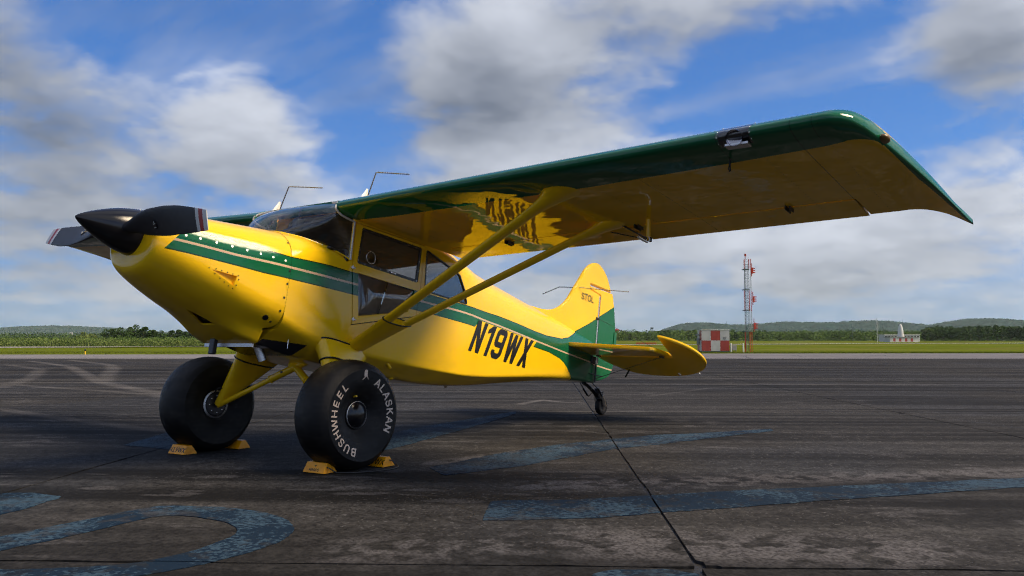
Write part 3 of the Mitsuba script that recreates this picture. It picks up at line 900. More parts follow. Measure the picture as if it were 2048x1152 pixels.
# ------------------------------------------------------------------ tail wheel (world axes)
tw = np.array([-5.045, .0, .105])
prof = [(.045, -.030), (.07, -.038), (.095, -.034), (.104, -.020), (.106, 0), (.104, .020), (.095, .034), (.07, .038), (.045, .030)]
tk = add(A + 'tail_wheel', lathe(prof + [(.03, .028), (.0005, .026)], [0, 1, 0], tw, 40), 'rubber', 35)
add(tk + '__hub', lathe([(.046, .020), (.044, .030), (.02, .034), (.0005, .036)], [0, 1, 0], tw, 30), 'dark_steel', 35)
for s in (1, -1):
    fk = tube([tw + [0, .055 * s, 0], tw + [.03, .058 * s, .08], tw + [.06, .04 * s, .135], tw + [.07, 0, .15]], [.022, .024, .026, .03], 10, flat=.5)
    add(tk + '__fork', fk, 'beige_fork', 40)
P = lambda x, y, z: bw([x, y, z])
add(tk + '__spring', tube([P(-4.50, 0, 1.19), P(-4.62, 0, 1.165), P(-4.78, 0, 1.10), P(-4.90, 0, 1.025)], [.034, .034, .032, .030], 10, flat=.45, up=[0, 1, 0]), 'black_paint', 40)
add(tk + '__pivot', cat(rod(tw + [.075, 0, .10], tw + [.10, 0, .235], .030, 14), rbox(tw[0] + .03, tw[0] + .12, -.05, .05, tw[2] + .17, tw[2] + .19, .006)), 'dark_steel', 40)
for s in (1, -1):
    ch = tube([P(-4.56, .09 * s, 1.20), P(-4.70, .11 * s, 1.13), P(-4.80, .10 * s, 1.06), tw + [.06, .07 * s, .19]], .006, 8)
    sp_ = tube([P(-4.68, .11 * s, 1.14), P(-4.78, .105 * s, 1.07)], .013, 8)
    add(tk + '__steering_spring', cat(ch, sp_), 'black_hose', 40)

# ------------------------------------------------------------------ main gear (world axes)
TY, TR = .8705, .40
tp = [(.098, .088), (.112, .100), (.14, .118), (.18, .142), (.22, .158), (.26, .167), (.30, .170), (.318, .168), (.322, .1705), (.328, .1695), (.335, .162), (.362, .145), (.380, .118), (.392, .080), (.398, .04), (.400, 0)]
tp = tp + [(r, -y) for r, y in tp[-2::-1]]
tps = np.array(tp)
side_y = PchipInterpolator([r for r, y in tp[:15]], [y for r, y in tp[:15]])


def letters_on_tyre(text, a0, a1, rc, h):
    ms = []
    wts = np.array([1.18 if c in 'WM' else .62 if c == 'I' else 1.0 for c in text])
    cs = (np.cumsum(wts) - wts / 2) / wts.sum()
    for c, u in zip(text, cs):
        m = meshkit.text_mesh(c, h, .0015, bold=True)
        m = m.subdivide_to_size(.012) if hasattr(m, 'subdivide_to_size') else m
        b = m.bounds
        v = m.vertices - [(b[0][0] + b[1][0]) / 2, h / 2, 0]
        v[:, 0] *= 1.06
        ang = math.radians(a0 + (a1 - a0) * u)
        ct, rr = v[:, 0], rc + v[:, 1]
        # clockwise seen from outside: + angle runs towards the tail
        px = -(rr * math.sin(ang) + ct * math.cos(ang))
        pz = rr * math.cos(ang) - ct * math.sin(ang)
        r = np.hypot(px, pz)
        m.vertices = np.column_stack([px, side_y(np.clip(r, .1, .39)) + v[:, 2] - .0002, pz])
        m.invert()
        ms.append(m)
    return cat(*ms)


for side in (1, -1):
    c = np.array([-.038, TY * side, TR - .006])
    m = lathe([(r, y) for r, y in tp], [0, 1, 0], [0, 0, 0], 96)
    v = m.vertices.copy()
    flat_ = np.clip((-.394 - v[:, 2]) , 0, 1)
    v[:, 2] = np.maximum(v[:, 2], -.3925)
    bul = np.exp(-((v[:, 2] + .37) / .05) ** 2) * .012
    v[:, 1] += np.sign(v[:, 1]) * bul
    m.vertices = v + c
    wk = add(A + 'main_wheel', m, 'rubber', 40)
    if side > 0:
        t1 = letters_on_tyre('ALASKAN', 26, 122, .268, .056)
        t2 = letters_on_tyre('BUSHWHEEL', 192, 328, .268, .056)
        ak = sg.Polygon([(-.020, .040), (.0, .046), (.016, .040), (.016, -.004), (.030, -.022), (.034, -.036), (.024, -.026), (.012, -.012), (.002, -.010), (-.010, -.022), (-.034, -.040), (-.038, -.036), (-.014, -.014), (-.024, .0), (-.018, .012), (-.028, .018), (-.018, .026)])
        am = trimesh.creation.extrude_polygon(ak, .0015, engine='earcut')
        vv = am.vertices
        an = math.radians(5)
        rr = .288 + vv[:, 1] * .9
        px = -(rr * math.sin(an) + vv[:, 0] * .8 * math.cos(an))
        pz = rr * math.cos(an) - vv[:, 0] * .8 * math.sin(an)
        am.vertices = np.column_stack([px, side_y(np.hypot(px, pz)) + vv[:, 2], pz])
        am.invert()
        for L, nm, tx in ((t1, 'sidewall_lettering', 'pale raised letters reading ALASKAN on the tyre wall'), (t2, 'sidewall_lettering', 'pale raised letters reading BUSHWHEEL on the tyre wall'), (am, 'sidewall_emblem', 'pale map-shaped emblem at the top of the tyre wall')):
            L.apply_translation(c)
            label(add(wk + '__' + nm, L, 'tan_lettering', False), tx)
    out = np.array([0, side, 0])
    add(wk + '__rim', lathe([(.100, .096), (.0985, .105), (.0955, .107), (.093, .102), (.092, -.02)], out, c, 48), 'bare_metal', 40)
    add(wk + '__hub_cap', lathe([(.094, .100), (.088, .108), (.070, .120), (.045, .130), (.02, .134), (.0005, .135)], out, c, 48), 'black_gloss', 40)
    add(wk + '__brake_disc', lathe([(.0005, -.125), (.085, -.125), (.098, -.120), (.100, -.105), (.098, -.09)], out, c, 48), 'dark_steel', 30)
    b = []
    for t in np.linspace(0, 2 * math.pi, 9)[:-1]:
        s_ = trimesh.creation.icosphere(1, .008)
        s_.apply_translation(c + [.07 * math.cos(t), -.127 * side, .07 * math.sin(t)])
        b.append(s_)
    label(add(wk + '__brake_bolts', cat(*b), 'chrome', True), kind='stuff')
    add(wk + '__brake_ring', lathe([(.112, -.100), (.118, -.112), (.104, -.118), (.098, -.108)], out, c, 48), 'bare_metal', 40)
    vs = rod(c + [.045, .118 * side, .135], c + [.047, .150 * side, .14], .007, 8)
    add(wk + '__valve_cap', vs, 'yellow_paint', 40)

    # faired gear leg: a flat tapering box from the lower longeron to the axle
    top_f, top_r = P(.06, .485 * side, .915), P(-.44, .485 * side, .885)
    bot = c + [0, -.155 * side, .0]
    n = (top_f + top_r) / 2 - bot
    secs = []
    for u in np.linspace(0, 1, 9):
        f = bot + [.035, 0, 0] + (top_f - bot - [.035, 0, 0]) * u
        r = bot + [-.04, 0, 0] + (top_r - bot + [.04, 0, 0]) * u
        th = .030 + .028 * u
        ax = (f - r) / np.linalg.norm(f - r)
        nn = np.cross(ax, n / np.linalg.norm(n))
        nn /= np.linalg.norm(nn)
        hc = np.linalg.norm(f - r) / 2
        ang = np.arange(28) * 2 * np.pi / 28
        ex = np.sign(np.cos(ang)) * np.abs(np.cos(ang)) ** .7
        secs.append((f + r) / 2 + hc * ex[:, None] * ax + th * (np.sin(ang) * (1 + .45 * np.cos(ang)))[:, None] * nn)
    gk = add(A + 'gear_leg', loft(secs), 'yellow_paint', 40)
    # fairing where the leg meets the belly, with its rubber seals
    sec2 = []
    for u, g in ((.76, 1.08), (.86, 1.12), (.94, 1.2), (1.03, 1.3)):
        f = bot + (top_f - bot) * u + (top_f - top_r) * .02 * (g - 1) * 10
        r = bot + (top_r - bot) * u
        ax = (f - r) / np.linalg.norm(f - r)
        nn = np.cross(ax, n / np.linalg.norm(n))
        nn /= np.linalg.norm(nn)
        hc = np.linalg.norm(f - r) / 2 * (1 + (g - 1) * .25)
        ang = np.arange(28) * 2 * np.pi / 28
        ex = np.sign(np.cos(ang)) * np.abs(np.cos(ang)) ** .7
        sec2.append((f + r) / 2 + hc * ex[:, None] * ax + .058 * g * (np.sin(ang) * (1 + .45 * np.cos(ang)))[:, None] * nn)
    add(gk + '__fairing', loft(sec2), 'yellow_paint', 40)
    for sct in (sec2[0], sec2[-1]):
        q = np.array(sct)
        add(gk + '__seal', tube(np.vstack([q, q[:1]]), .007, 6), 'black_hose', 40)
    a, b = bot + [.0, .01 * side, -.01], P(-.16, -.10 * side, .80)
    d = b - a
    add(A + 'shock_strut', cat(rod(a, a + d * .62, .021, 14), rod(a + d * .60, b, .030, 14), rod(a + d * .6, a + d * .61, .034, 14)), 'yellow_paint', 40)
    add(A + 'brake_hose', tube(spline([bot + [.06, -.02 * side, .10], bot + [.03, -.05 * side, .14], bot + [-.03, -.06 * side, .12], bot + [-.05, -.03 * side, .06], bot + [-.02, 0, .02]], 12), .006, 6), 'black_hose', 40)
    add(A + 'boarding_step', cat(rod(P(-.56, .49 * side, .955), P(-.72, .49 * side, .835), .014, 10), ), 'yellow_paint', 40)
add(A + 'drain_mast', cat(rod(P(-.165, -.12, .82), P(-.185, -.12, .70), .016, 10)), 'yellow_paint', 40)
add(A + 'drain_nozzle', rod(P(-.165, -.12, .705), P(-.08, -.10, .698), .011, 10), 'black_hose', 40)
bl = trimesh.creation.icosphere(2, .022)
bl.apply_translation(P(-.90, .33, .775))
add(A + 'fuel_drain_cap', bl, 'yellow_paint', True)
add(A + 'belly_vent', rod(P(-1.75, .2, .86), P(-1.77, .2, .79), .014, 10), 'beige_fork', 40)
# below the nose: outlet lip, exhaust and drain pipe, hot steel belly skin
add(A + 'outlet_lip', box(.512, .528, -.30, .30, .806, .833), 'bare_metal', False, True)
add(A + 'exhaust_pipe', rod(P(.36, .12, .86), P(.30, .15, .735), .032, 16), 'bare_metal', 40)
add(A + 'breather_pipe', cat(rbox(.565, .60, -.13, -.07, .74, .86, .006)), 'black_paint', 40, True)
add(A + 'belly_skin', unman(solid(loft(fus_sections(BOOT, np.linspace(.452, .16, 8), -.002))) ^ solid(box(0, .6, -.6, .6, .5, .880))), 'belly_steel', 30, True)
add(A + 'antenna_mast_short', rod(P(.385, .525, .885), P(.381, .525, .82), .003, 6), 'chrome', 40)
# rivets, screws and the two sunk scoops of the cowling
cs = fus_sections(COWL, np.linspace(.45, 1.41, 97), 0, True)


def cowl_y(x, z):
    s = cs[int(np.clip(round((x - .45) / .01), 0, 96))]
    h = s[:30]
    k = h[(h[:, 2] > 1.0) | (h[:, 1] > .3)]
    o = np.argsort(k[:, 2])
    return float(np.interp(z, k[o, 2], k[o, 1]))


def studs(pts, r, proud=.003):
    ms = []
    for x, z in pts:
        y = cowl_y(x, z)
        c = trimesh.creation.cylinder(r, .008, sections=12)
        sl = (cowl_y(x, z + .02) - cowl_y(x, z - .02)) / .04
        sx = (cowl_y(x + .03, z) - cowl_y(x - .03, z)) / .06
        nrm = np.array([-sx, 1, -sl])
        c.apply_transform(trimesh.geometry.align_vectors([0, 0, 1], nrm / np.linalg.norm(nrm)))
        c.apply_translation([x, y + proud - .004, z])
        ms.append(c)
    return cat(*ms)


xs_ = [1.245, 1.155, 1.045, .935, .825, .72, .62, .515]
add_c = A + 'cowling'
label(add(add_c + '__fasteners', studs([(x, 1.453 - .004 * (1.2 - x)) for x in xs_], .0085, .002), 'bare_metal', 30, True), 'row of round metal fasteners along the green stripe', kind='stuff')
label(add(add_c + '__screws', studs([(.470, 1.60), (.468, 1.385), (.472, 1.285), (.480, 1.18), (.492, 1.08), (.520, .995)], .008), 'dark_steel', 30, True), kind='stuff')
hx = [(1.065, 1.268), (1.02, 1.272), (.98, 1.268), (.94, 1.264), (.90, 1.262), (.862, 1.258), (.853, 1.232), (.862, 1.19), (.878, 1.165), (.91, 1.175), (.945, 1.195), (.98, 1.215), (1.02, 1.24)]
label(add(add_c + '__scoop_rivets', studs(hx, .004), 'dark_steel', 30, True), kind='stuff')
add(add_c + '__drain_hole', studs([(.575, 1.015)], .022, .0025), 'black_paint', 30, True)


def surf(poly, off):
    """a patch of cowl skin under a polygon in (x, z)"""
    m = trimesh.creation.extrude_polygon(poly, .001, engine='earcut')
    m = m.subdivide_to_size(.02)
    v = m.vertices
    y = np.array([cowl_y(a, b) for a, b in v[:, :2]])
    m.vertices = np.column_stack([v[:, 0], y + off, v[:, 1]])
    m.invert()
    return m


label('airplane', 'yellow high-wing tailwheel airplane with green stripes and big balloon tyres parked on the dark apron', 'airplane')

# whip aerials on top of the wing roots
for y, x, z in ((.58, -.125, 2.118), (-.52, -.115, 2.118)):
    k = add(A + 'whip_aerial', tube([[x, y, z], [x - .06, y, z + .245], [x - .075, y, z + .252], [x - .43, y, z + .355]], .0052, 6), 'black_paint', 40, True)
    add(k + '__base', loft([[[x + .045 * u + dx, y + .012 * u * dy, z - .02 + hz] for dx, dy in ((.03 * u, 0), (0, 1), (-.05 * u, 0), (0, -1))] for u, hz in ((1, 0), (.75, .035), (.42, .075), (.2, .105))]), 'white_paint', 30, True)


# ------------------------------------------------------------------ registration lettering
def stroke(pts, w, cap='flat'):
    return sg.LineString(pts).buffer(w / 2, cap_style=cap, join_style='mitre', mitre_limit=3)


def glyph(c, w=.64, h=1.0, t=.185):
    a = t / 2
    if c == 'N':
        return so.unary_union([sg.box(0, 0, t, h), sg.box(w - t, 0, w, h), sg.Polygon([(0, h), (t * 1.15, h), (w, 0), (w - t * 1.15, 0)])])
    if c == '1':
        return so.unary_union([sg.box(.20, 0, .20 + t, h), sg.Polygon([(.20, h), (.0, h * .84), (.0, h * .84 - t * .75), (.20, h - t * 1.2)])])
    if c == '9':
        o = sg.box(a + .09, h * .42 + a + .05, w - a - .09, h - a - .09).buffer(.09)
        ring = o.exterior.buffer(a)
        tail = sg.LineString([(w - a, h * .6), (w - a, .09 + a), (w - a - .10, a), (a + .10, a), (a, a + .09), (a, h * .27)]).buffer(a, cap_style='flat', join_style='round')
        return so.unary_union([ring, tail])
    if c == 'W':
        w = .86
        return so.unary_union([stroke([(a * .9, h), (w * .27, 0)], t), stroke([(w * .27, 0), (w * .5, h * .98)], t * .9), stroke([(w * .5, h * .98), (w * .73, 0)], t * .9), stroke([(w * .73, 0), (w - a * .9, h)], t)]).intersection(sg.box(-1, 0, 3, h))
    if c == 'X':
        return so.unary_union([stroke([(a, -.05), (w - a, h + .05)], t * 1.05), stroke([(a, h + .05), (w - a, -.05)], t * 1.05)]).intersection(sg.box(-1, 0, 3, h))


def registration(h, adv=(.80, .55, .80, 1.02, .7), shear=.47):
    x, gs = 0, []
    for c, d in zip('N19WX', adv):
        gs.append(sa.translate(glyph(c), x, 0))
        x += d
    g = so.unary_union(gs)
    g = sa.affine_transform(g, [1, shear, 0, 1, 0, 0])
    return sa.scale(g, h, h, origin=(0, 0))


# side plane of the tapering rear fuselage: half width from .53 at x=-1.55 to .032 at x=-4.70
wr = PchipInterpolator([r[0] for r in sorted(REAR)], [r[1] for r in sorted(REAR)])
reg = registration(.312)
b = reg.bounds
reg = sa.scale(reg, 1.135 / (b[2] - b[0]) * 1.16, 1, origin=(0, 0))
b = reg.bounds
for side in (1, -1):
    ms = []
    for p in polys(reg):
        m = trimesh.creation.extrude_polygon(p, .0016, engine='earcut').subdivide_to_size(.06)
        ms.append(m)
    m = cat(*ms)
    v = m.vertices
    xx = -1.650 - (v[:, 0] - b[0]) if side > 0 else -2.965 + (v[:, 0] - b[0])
    zz_ = 1.136 + v[:, 1]
    m.vertices = np.column_stack([xx, side * (wr(xx) + v[:, 2] + .0004), zz_])
    if side < 0:
        m.invert()
    m.invert() if m.face_normals[np.argmax(m.area_faces)][1] * side < 0 and False else None
    label(add(A + 'registration', m, 'black_lettering', False, True), 'slanted black registration letters N19WX')
for side in (1, -1):
    m = meshkit.text_mesh('STOL', .080, .0015, bold=True)
    v = m.vertices
    x0 = v[:, 0].max()
    xx = -4.240 - v[:, 0] * 1.02 if side > 0 else -4.49 + v[:, 0]
    m.vertices = np.column_stack([xx, side * (.0252 + v[:, 2]), 2.190 + v[:, 1] + .0 * xx])
    label(add(A + 'fin_lettering', m, 'black_lettering', False, True), 'small black letters STOL')

# ------------------------------------------------------------------ ground
CX, CY = CAM[0], CAM[1]


def G(d, s):
    """d metres ahead of the photographer, s metres to the right"""
    return np.array([CX, CY]) + np.asarray(d)[..., None] * AHEAD + np.asarray(s)[..., None] * ASIDE


def ahead(p):
    return (p.x - CX) * AHEAD[0] + (p.y - CY) * AHEAD[1]


hgt = PchipInterpolator([-300, 58, 63, 85, 112, 160, 250, 400, 700, 1200, 2500, 40000], [-.16, -.16, -.03, -.36, -.72, -.69, -.60, -.48, .25, .4, 0, 0])
A1, B1 = np.array([.8200, .5724]), np.array([-.5724, .8200])      # along and across the slab joints


def ab(p):
    return p.x * A1[0] + p.y * A1[1], p.x * B1[0] + p.y * B1[1]


TRACKS = [([(-3.4, -6.9), (-4.13, -8.72), (-4.68, -10.66), (-5.39, -13.03), (-7.51, -18.1), (-10.53, -25.28), (-13.34, -34.9)], .34, 1.0), ([(-5.63, -13.48), (-7.54, -16.93), (-10.11, -21.46), (-12.36, -25.92), (-15.37, -35.44)], .40, .9),
          ([(-3.16, -12.68), (-5.33, -16.38), (-7.23, -20.3), (-8.66, -23.38), (-10.05, -28.96)], .34, .7), ([(-3.84, -14.36), (-3.75, -11.89), (-3.84, -10.1), (-3.75, -8.07)], .26, .7),
          ([(-.86, -6.97), (-.74, -5.25), (-.66, -3.35), (-.67, -2.58)], .20, .7), ([(-4.4, -1.9), (-4.76, -1.14), (-6.3, .76), (-8.97, 4.17)], .09, 1.0), ([(-8.61, -1.2), (-11.46, -1.4), (-13.02, -1.2)], .12, .6),
          ([(-5.86, -1.87), (-6.74, -2.09), (-6.55, -1.63), (-6.58, -1.25)], .13, 1.6)]
# worn pale bands: ends, half width, strength
PALE = [(-.6, 1.16, -2.0, 1.42, .10, .8), (-2.0, 1.42, -3.6, 1.98, .10, .9), (-.30, 2.42, -1.4, 3.45, .20, .8), (-1.4, 3.45, -2.9, 4.9, .20, .7), (1.55, 2.75, .75, 3.45, .24, .55), (.75, 3.6, .1, 4.7, .28, .8), (1.9, 1.5, 1.95, 1.9, .06, .0)]


def seg_dist(x, y, x0, y0, x1, y1):
    dx, dy = x1 - x0, y1 - y0
    u = dr.clip(((x - x0) * dx + (y - y0) * dy) / (dx * dx + dy * dy), 0, 1)
    return dr.sqrt(dr.square(x - x0 - u * dx) + dr.square(y - y0 - u * dy))


def track_mask(x, y):
    out = mi.Float(0)
    for t, w_, k_ in TRACKS:
        best = mi.Float(9)
        for (x0, y0), (x1, y1) in zip(t, t[1:]):
            best = dr.minimum(best, seg_dist(x, y, x0, y0, x1, y1))
        out = dr.maximum(out, k_ * smoothstep(w_ * .85, w_ * .15, best))
    return out


def pale_mask(x, y):
    out = mi.Float(0)
    for x0, y0, x1, y1, w_, k_ in PALE:
        out = dr.maximum(out, k_ * smoothstep(w_ * 1.7, w_ * .2, seg_dist(x, y, x0, y0, x1, y1)))
    return out


def asphalt(p):
    a, b = ab(p)
    streak = fbm(a * 2.6 + 3, b * .10, 0, 4)
    streak2 = noise(a * 9, b * .25, 4)
    patch = fbm(a * .55 + 9, b * .38, 2, 4)
    fine = noise(p.x * 85, p.y * 85, 0)
    mid = fbm(p.x * 14, p.y * 14, 1, 3)
    chips = smoothstep(.84, .93, noise(p.x * 60 + 5, p.y * 60, 7)) * smoothstep(.42, .62, patch)
    scuff = smoothstep(.62, .74, fbm(a * 9 + 4, b * 3.2, 8, 4)) * smoothstep(.45, .6, fbm(a * .8, b * .8 + 7, 5, 2))
    thin = smoothstep(.60, .78, noise(a * 5.5 + 3, b * .16, 9)) * smoothstep(.35, .6, noise(a * .7, b * .1, 5))
    st = smoothstep(.25, .75, streak)
    grit = noise(p.x * 38, p.y * 38, 6)
    v = .0055 + .020 * st + .007 * (streak2 - .5) + .013 * (patch - .5) + .012 * thin
    v = dr.maximum(v, .005) * (.58 + .84 * mid) * (.26 + .86 * fine + .62 * grit)
    c = .90 * mix((.99, .98, 1.0), (.92, .98, 1.14), smoothstep(.38, .62, fbm(a * .4 + 2, b * .5, 6, 2))) * v
    c = c + mi.Color3f(.018, .018, .020) * scuff * (.5 + fine)
    c = c + mi.Color3f(.036, .036, .037) * chips
    pale_ = pale_mask(p.x, p.y) * smoothstep(.36, .62, fbm(p.x * 11 + 3, p.y * 11, 1, 4) + .25 * (fbm(p.x * 1.6, p.y * 1.6 + 4, 2, 2) - .4))
    c = c + mi.Color3f(.048, .047, .052) * pale_ * (.35 + 1.3 * fine)
    c = c + mi.Color3f(.034, .033, .034) * track_mask(p.x, p.y) * (.15 + 1.2 * streak)
    return dr.maximum(c, .004)


def rough_ground(p, n, uv):
    return noise(p.x * 120, p.y * 120, 0) * .6 + noise(p.x * 45, p.y * 45, 3)


def paved(tex, amount=.0016):
    return {'type': 'twosided', 'bsdf': {'type': 'bumpmap', 'arbitrary': proc(rough_ground, eps=.003), 'scale': amount, 'bsdf': {'type': 'principled', 'base_color': tex, 'roughness': .82, 'specular': .18}}}


bsdf('apron_surface', paved(proc(lambda p, n, uv: asphalt(p))))
bsdf('joint_sealer', {'type': 'twosided', 'bsdf': {'type': 'principled', 'base_color': proc(lambda p, n, uv: mi.Color3f(.012, .012, .012) * (.6 + noise(p.x * 50, p.y * 50))), 'roughness': .55}})


def blue_paint(p, n, uv):
    a, b = ab(p)
    wear = fbm(p.x * 16, p.y * 16, 3, 4)
    big = fbm(p.x * 1.6 + 5, p.y * 1.6, 9, 3)
    keep = smoothstep(.66, .50, wear + (big - .5) * .4)
    pale = smoothstep(.47, .62, fbm(p.x * 55 + 4, p.y * 55, 3, 4) + (fbm(p.x * 3.2, p.y * 3.2, 4, 3) - .5) * .9) * (.4 + .8 * noise(p.x * 70, p.y * 70, 2))
    base = asphalt(p)
    c = mix((.0022, .0110, .026), (.028, .056, .088), pale * .8)
    return mix(base, c, .50 + .48 * keep)


bsdf('faded_blue_paint', paved(proc(blue_paint), .0013))


def field(p, n, uv):
    d = ahead(p)
    tone = fbm(p.x * .035, p.y * .035, 2, 4)
    stripe = noise(d * .10, 3.3)
    fine = fbm(p.x * 1.3, p.y * 1.3, 5, 3)
    c = mix((.080, .105, .012), (.115, .150, .018), tone) * (.72 + .35 * stripe + .32 * (fine - .5))
    dry = smoothstep(.52, .7, fbm(p.x * .02 + 4, p.y * .05, 1, 3))
    return mix(c, (.15, .13, .05), dry * .35)


bsdf('field_surface', {'type': 'diffuse', 'reflectance': proc(field)})
bsdf('pale_concrete', {'type': 'twosided', 'bsdf': {'type': 'principled', 'roughness': .8, 'specular': .3, 'base_color': proc(
    lambda p, n, uv: mi.Color3f(.100, .100, .112) * (.78 + .3 * fbm(p.x * .5, p.y * .5, 1, 4) + .2 * (noise(p.x * 9, p.y * 9) - .5)))}})
bsdf('runway_surface', {'type': 'twosided', 'bsdf': {'type': 'principled', 'roughness': .8, 'specular': .3, 'base_color': proc(
    lambda p, n, uv: mi.Color3f(.20, .20, .20) * (.8 + .4 * fbm(p.x * .06, p.y * .06, 1, 3)))}})
bsdf('runway_white', {'type': 'twosided', 'bsdf': {'type': 'diffuse', 'reflectance': rgb(.55, .55, .53)}})

# the field: one sheet out to the horizon
dd = np.r_[np.linspace(-120, 56, 12), np.linspace(58, 120, 40), np.linspace(125, 420, 50), np.geomspace(430, 9000, 36)]
ss = np.r_[-np.geomspace(6500, 200, 14), np.linspace(-180, 180, 25), np.geomspace(200, 6500, 14)]
D, S = np.meshgrid(dd, ss, indexing='ij')
xy = G(D, S)
zz = hgt(D) + .10 * (meshkit.fbm(np.stack([xy[..., 0] * .03, xy[..., 1] * .03, 0 * D], -1), 3) - .5) * np.clip((D - 75) / 60, 0, 1) * np.clip((3000 - D) / 1000, 0, 1)
V = np.concatenate([xy, zz[..., None]], -1).reshape(-1, 3)
n1 = len(ss)
i, j = np.meshgrid(np.arange(len(dd) - 1), np.arange(n1 - 1), indexing='ij')
q = np.stack([i * n1 + j, i * n1 + j + 1, (i + 1) * n1 + j + 1, (i + 1) * n1 + j], -1).reshape(-1, 4)
gm = tri(V, q)
if gm.face_normals[0][2] < 0:
    gm.invert()
label(add('field', gm, 'field_surface', True), 'mown green grass field between the taxiway and the runway', kind='structure')

# apron slabs with sunk joints
GAP = .0062
PA, PB, A0, B0 = 7.6, 3.936, 3.08, 2.807
apron_edge = 43.4
corner = lambda d, s: tuple(G(np.float64(d), np.float64(s)))
apron_poly = sg.Polygon([corner(-40, -120), corner(-40, 120), corner(apron_edge, 120), corner(apron_edge, -120)])
label(add('apron', prism_z(apron_poly, -.30, -.013), 'joint_sealer', False), 'dark weathered concrete apron with sealed joints', kind='structure')
near = sg.Polygon([corner(-.5, -8), corner(-.5, 8), corner(26, 22), corner(26, -22)])
slab_geo, rest = [], apron_poly
rng = random.Random(5)
for ia in range(-6, 3):
    for ib in range(-6, 6):
        a0, b0 = A0 + (ia - 1) * PA, B0 + ib * PB
        pts = [A1 * a + B1 * b for a, b in ((a0, b0), (a0 + PA, b0), (a0 + PA, b0 + PB), (a0, b0 + PB))]
        cell = sg.Polygon(pts)
        if not cell.intersects(near):
            continue
        rest = rest.difference(cell.buffer(.002))
        slab_geo.append(cell.buffer(-GAP, join_style='mitre'))
for c in slab_geo:
    # worn edges: nibble the outline a little
    L = c.exterior.length
    r = []
    for k in range(120):
        pt = np.array(c.exterior.interpolate(k * L / 120).coords[0])
        ce = np.array(c.centroid.coords[0])
        r.append(pt + (ce - pt) / np.linalg.norm(ce - pt) * rng.random() ** 3 * .020)
    r += []
    g = sg.Polygon(r).union(c.buffer(-.03, join_style='mitre')).intersection(c)
    g = polys(g)[0]
    m = prism_z(g, -.012, 0)
    add('apron__slab', m, 'apron_surface', False)
add('apron__far_slabs', cat(*[prism_z(p, -.012, 0) for p in polys(rest)]), 'apron_surface', False)
label('apron__far_slabs', kind='stuff')
slabs_u = so.unary_union(slab_geo + [rest])

# painted marks on the apron: worn blue figures and grey bands
Z4 = .004
BLUE = [([(-.427, 1.32), (-1.372, 1.247), (-2.032, 1.293), (-2.779, 1.464), (-3.308, 1.605), (-3.771, 1.92), (-4.634, 2.345), (-4.44, 2.416), (-3.29, 2.141), (-2.716, 2.019), (-2.158, 1.86), (-1.471, 1.824), (-.953, 1.81), (-.525, 1.725), (-.24, 1.646)], 'faded blue stroke of the ground marking, tapering to the right across the joint under the wing'),
        ([(.309, 2.493), (-.022, 2.854), (-.434, 3.16), (-.943, 3.551), (-1.664, 4.139), (-2.554, 4.884), (-2.141, 4.926), (-1.617, 4.557), (-1.199, 4.253), (-.839, 4.012), (-.177, 3.569), (.324, 3.233), (.756, 2.785)], 'long faded blue bar running off to the right of the picture'),
        ([(-1.388, -.309), (-1.96, -.552), (-2.619, -.753), (-3.674, -.923), (-4.769, -1.131), (-4.458, -.914), (-3.619, -.575), (-2.295, -.109), (-1.473, .189), (-1.008, .338), (-.769, .345)], 'blue stroke right behind the near main wheel'),
        ([(.228, -1.756), (-.234, -2.108), (-.714, -2.515), (-1.309, -2.757), (-.484, -1.506), (.14, -1.181)], 'blue patch beside the far main wheel'),
        ([(1.93, -.06), (1.87, -.01), (1.795, .095), (1.742, .357), (1.79, .41), (1.845, .435), (2.039, .568), (2.193, .633), (2.5, .75), (2.6, .3)], 'dark blue patch at the left edge of the picture'),
        ([(1.272, 3.783), (1.179, 3.821), (1.043, 3.975), (1.019, 4.117), (1.117, 4.162), (1.362, 3.839)], 'small blue scrap at the bottom edge of the picture')]
ring_out = smooth_poly([(2.85, 1.284), (2.42, 1.195), (2.175, 1.161), (1.903, 1.123), (1.623, 1.072), (1.517, 1.094), (1.43, 1.303), (1.355, 1.427), (1.297, 1.708), (1.331, 1.922), (1.444, 2.148), (1.605, 2.291), (1.826, 2.38), (2.022, 2.406), (2.185, 2.403), (2.34, 2.37), (2.513, 2.315), (2.789, 2.114), (3.037, 1.889)], 1)
ring_in = smooth_poly([(2.85, 1.50), (2.532, 1.475), (2.324, 1.468), (2.053, 1.416), (1.774, 1.336), (1.652, 1.37), (1.584, 1.587), (1.571, 1.767), (1.627, 1.943), (1.729, 2.057), (1.982, 2.159), (2.224, 2.167), (2.358, 2.134), (2.545, 1.976), (2.665, 1.805), (2.85, 1.62)], 1)


def ragged(poly, amp):
    out = []
    for g in polys(poly):
        rings = []
        for ring in [g.exterior] + list(g.interiors):
            n_ = max(12, int(ring.length / .03))
            P_ = np.array([ring.interpolate(i * ring.length / n_).coords[0] for i in range(n_)])
            off = (meshkit.fbm(np.column_stack([P_ * 5.0, 0 * P_[:, 0]]), 4, 3) - .5) * amp * 2.4 + (meshkit.noise(np.column_stack([P_ * 40.0, 0 * P_[:, 0]]), 8) - .5) * amp * .5
            t_ = np.roll(P_, -1, 0) - np.roll(P_, 1, 0)
            nn_ = np.column_stack([t_[:, 1], -t_[:, 0]]) / np.maximum(np.linalg.norm(t_, axis=1, keepdims=True), 1e-9)
            rings.append(P_ + nn_ * off[:, None])
        out.append(sg.Polygon(rings[0], rings[1:]).buffer(0))
    return so.unary_union(out)


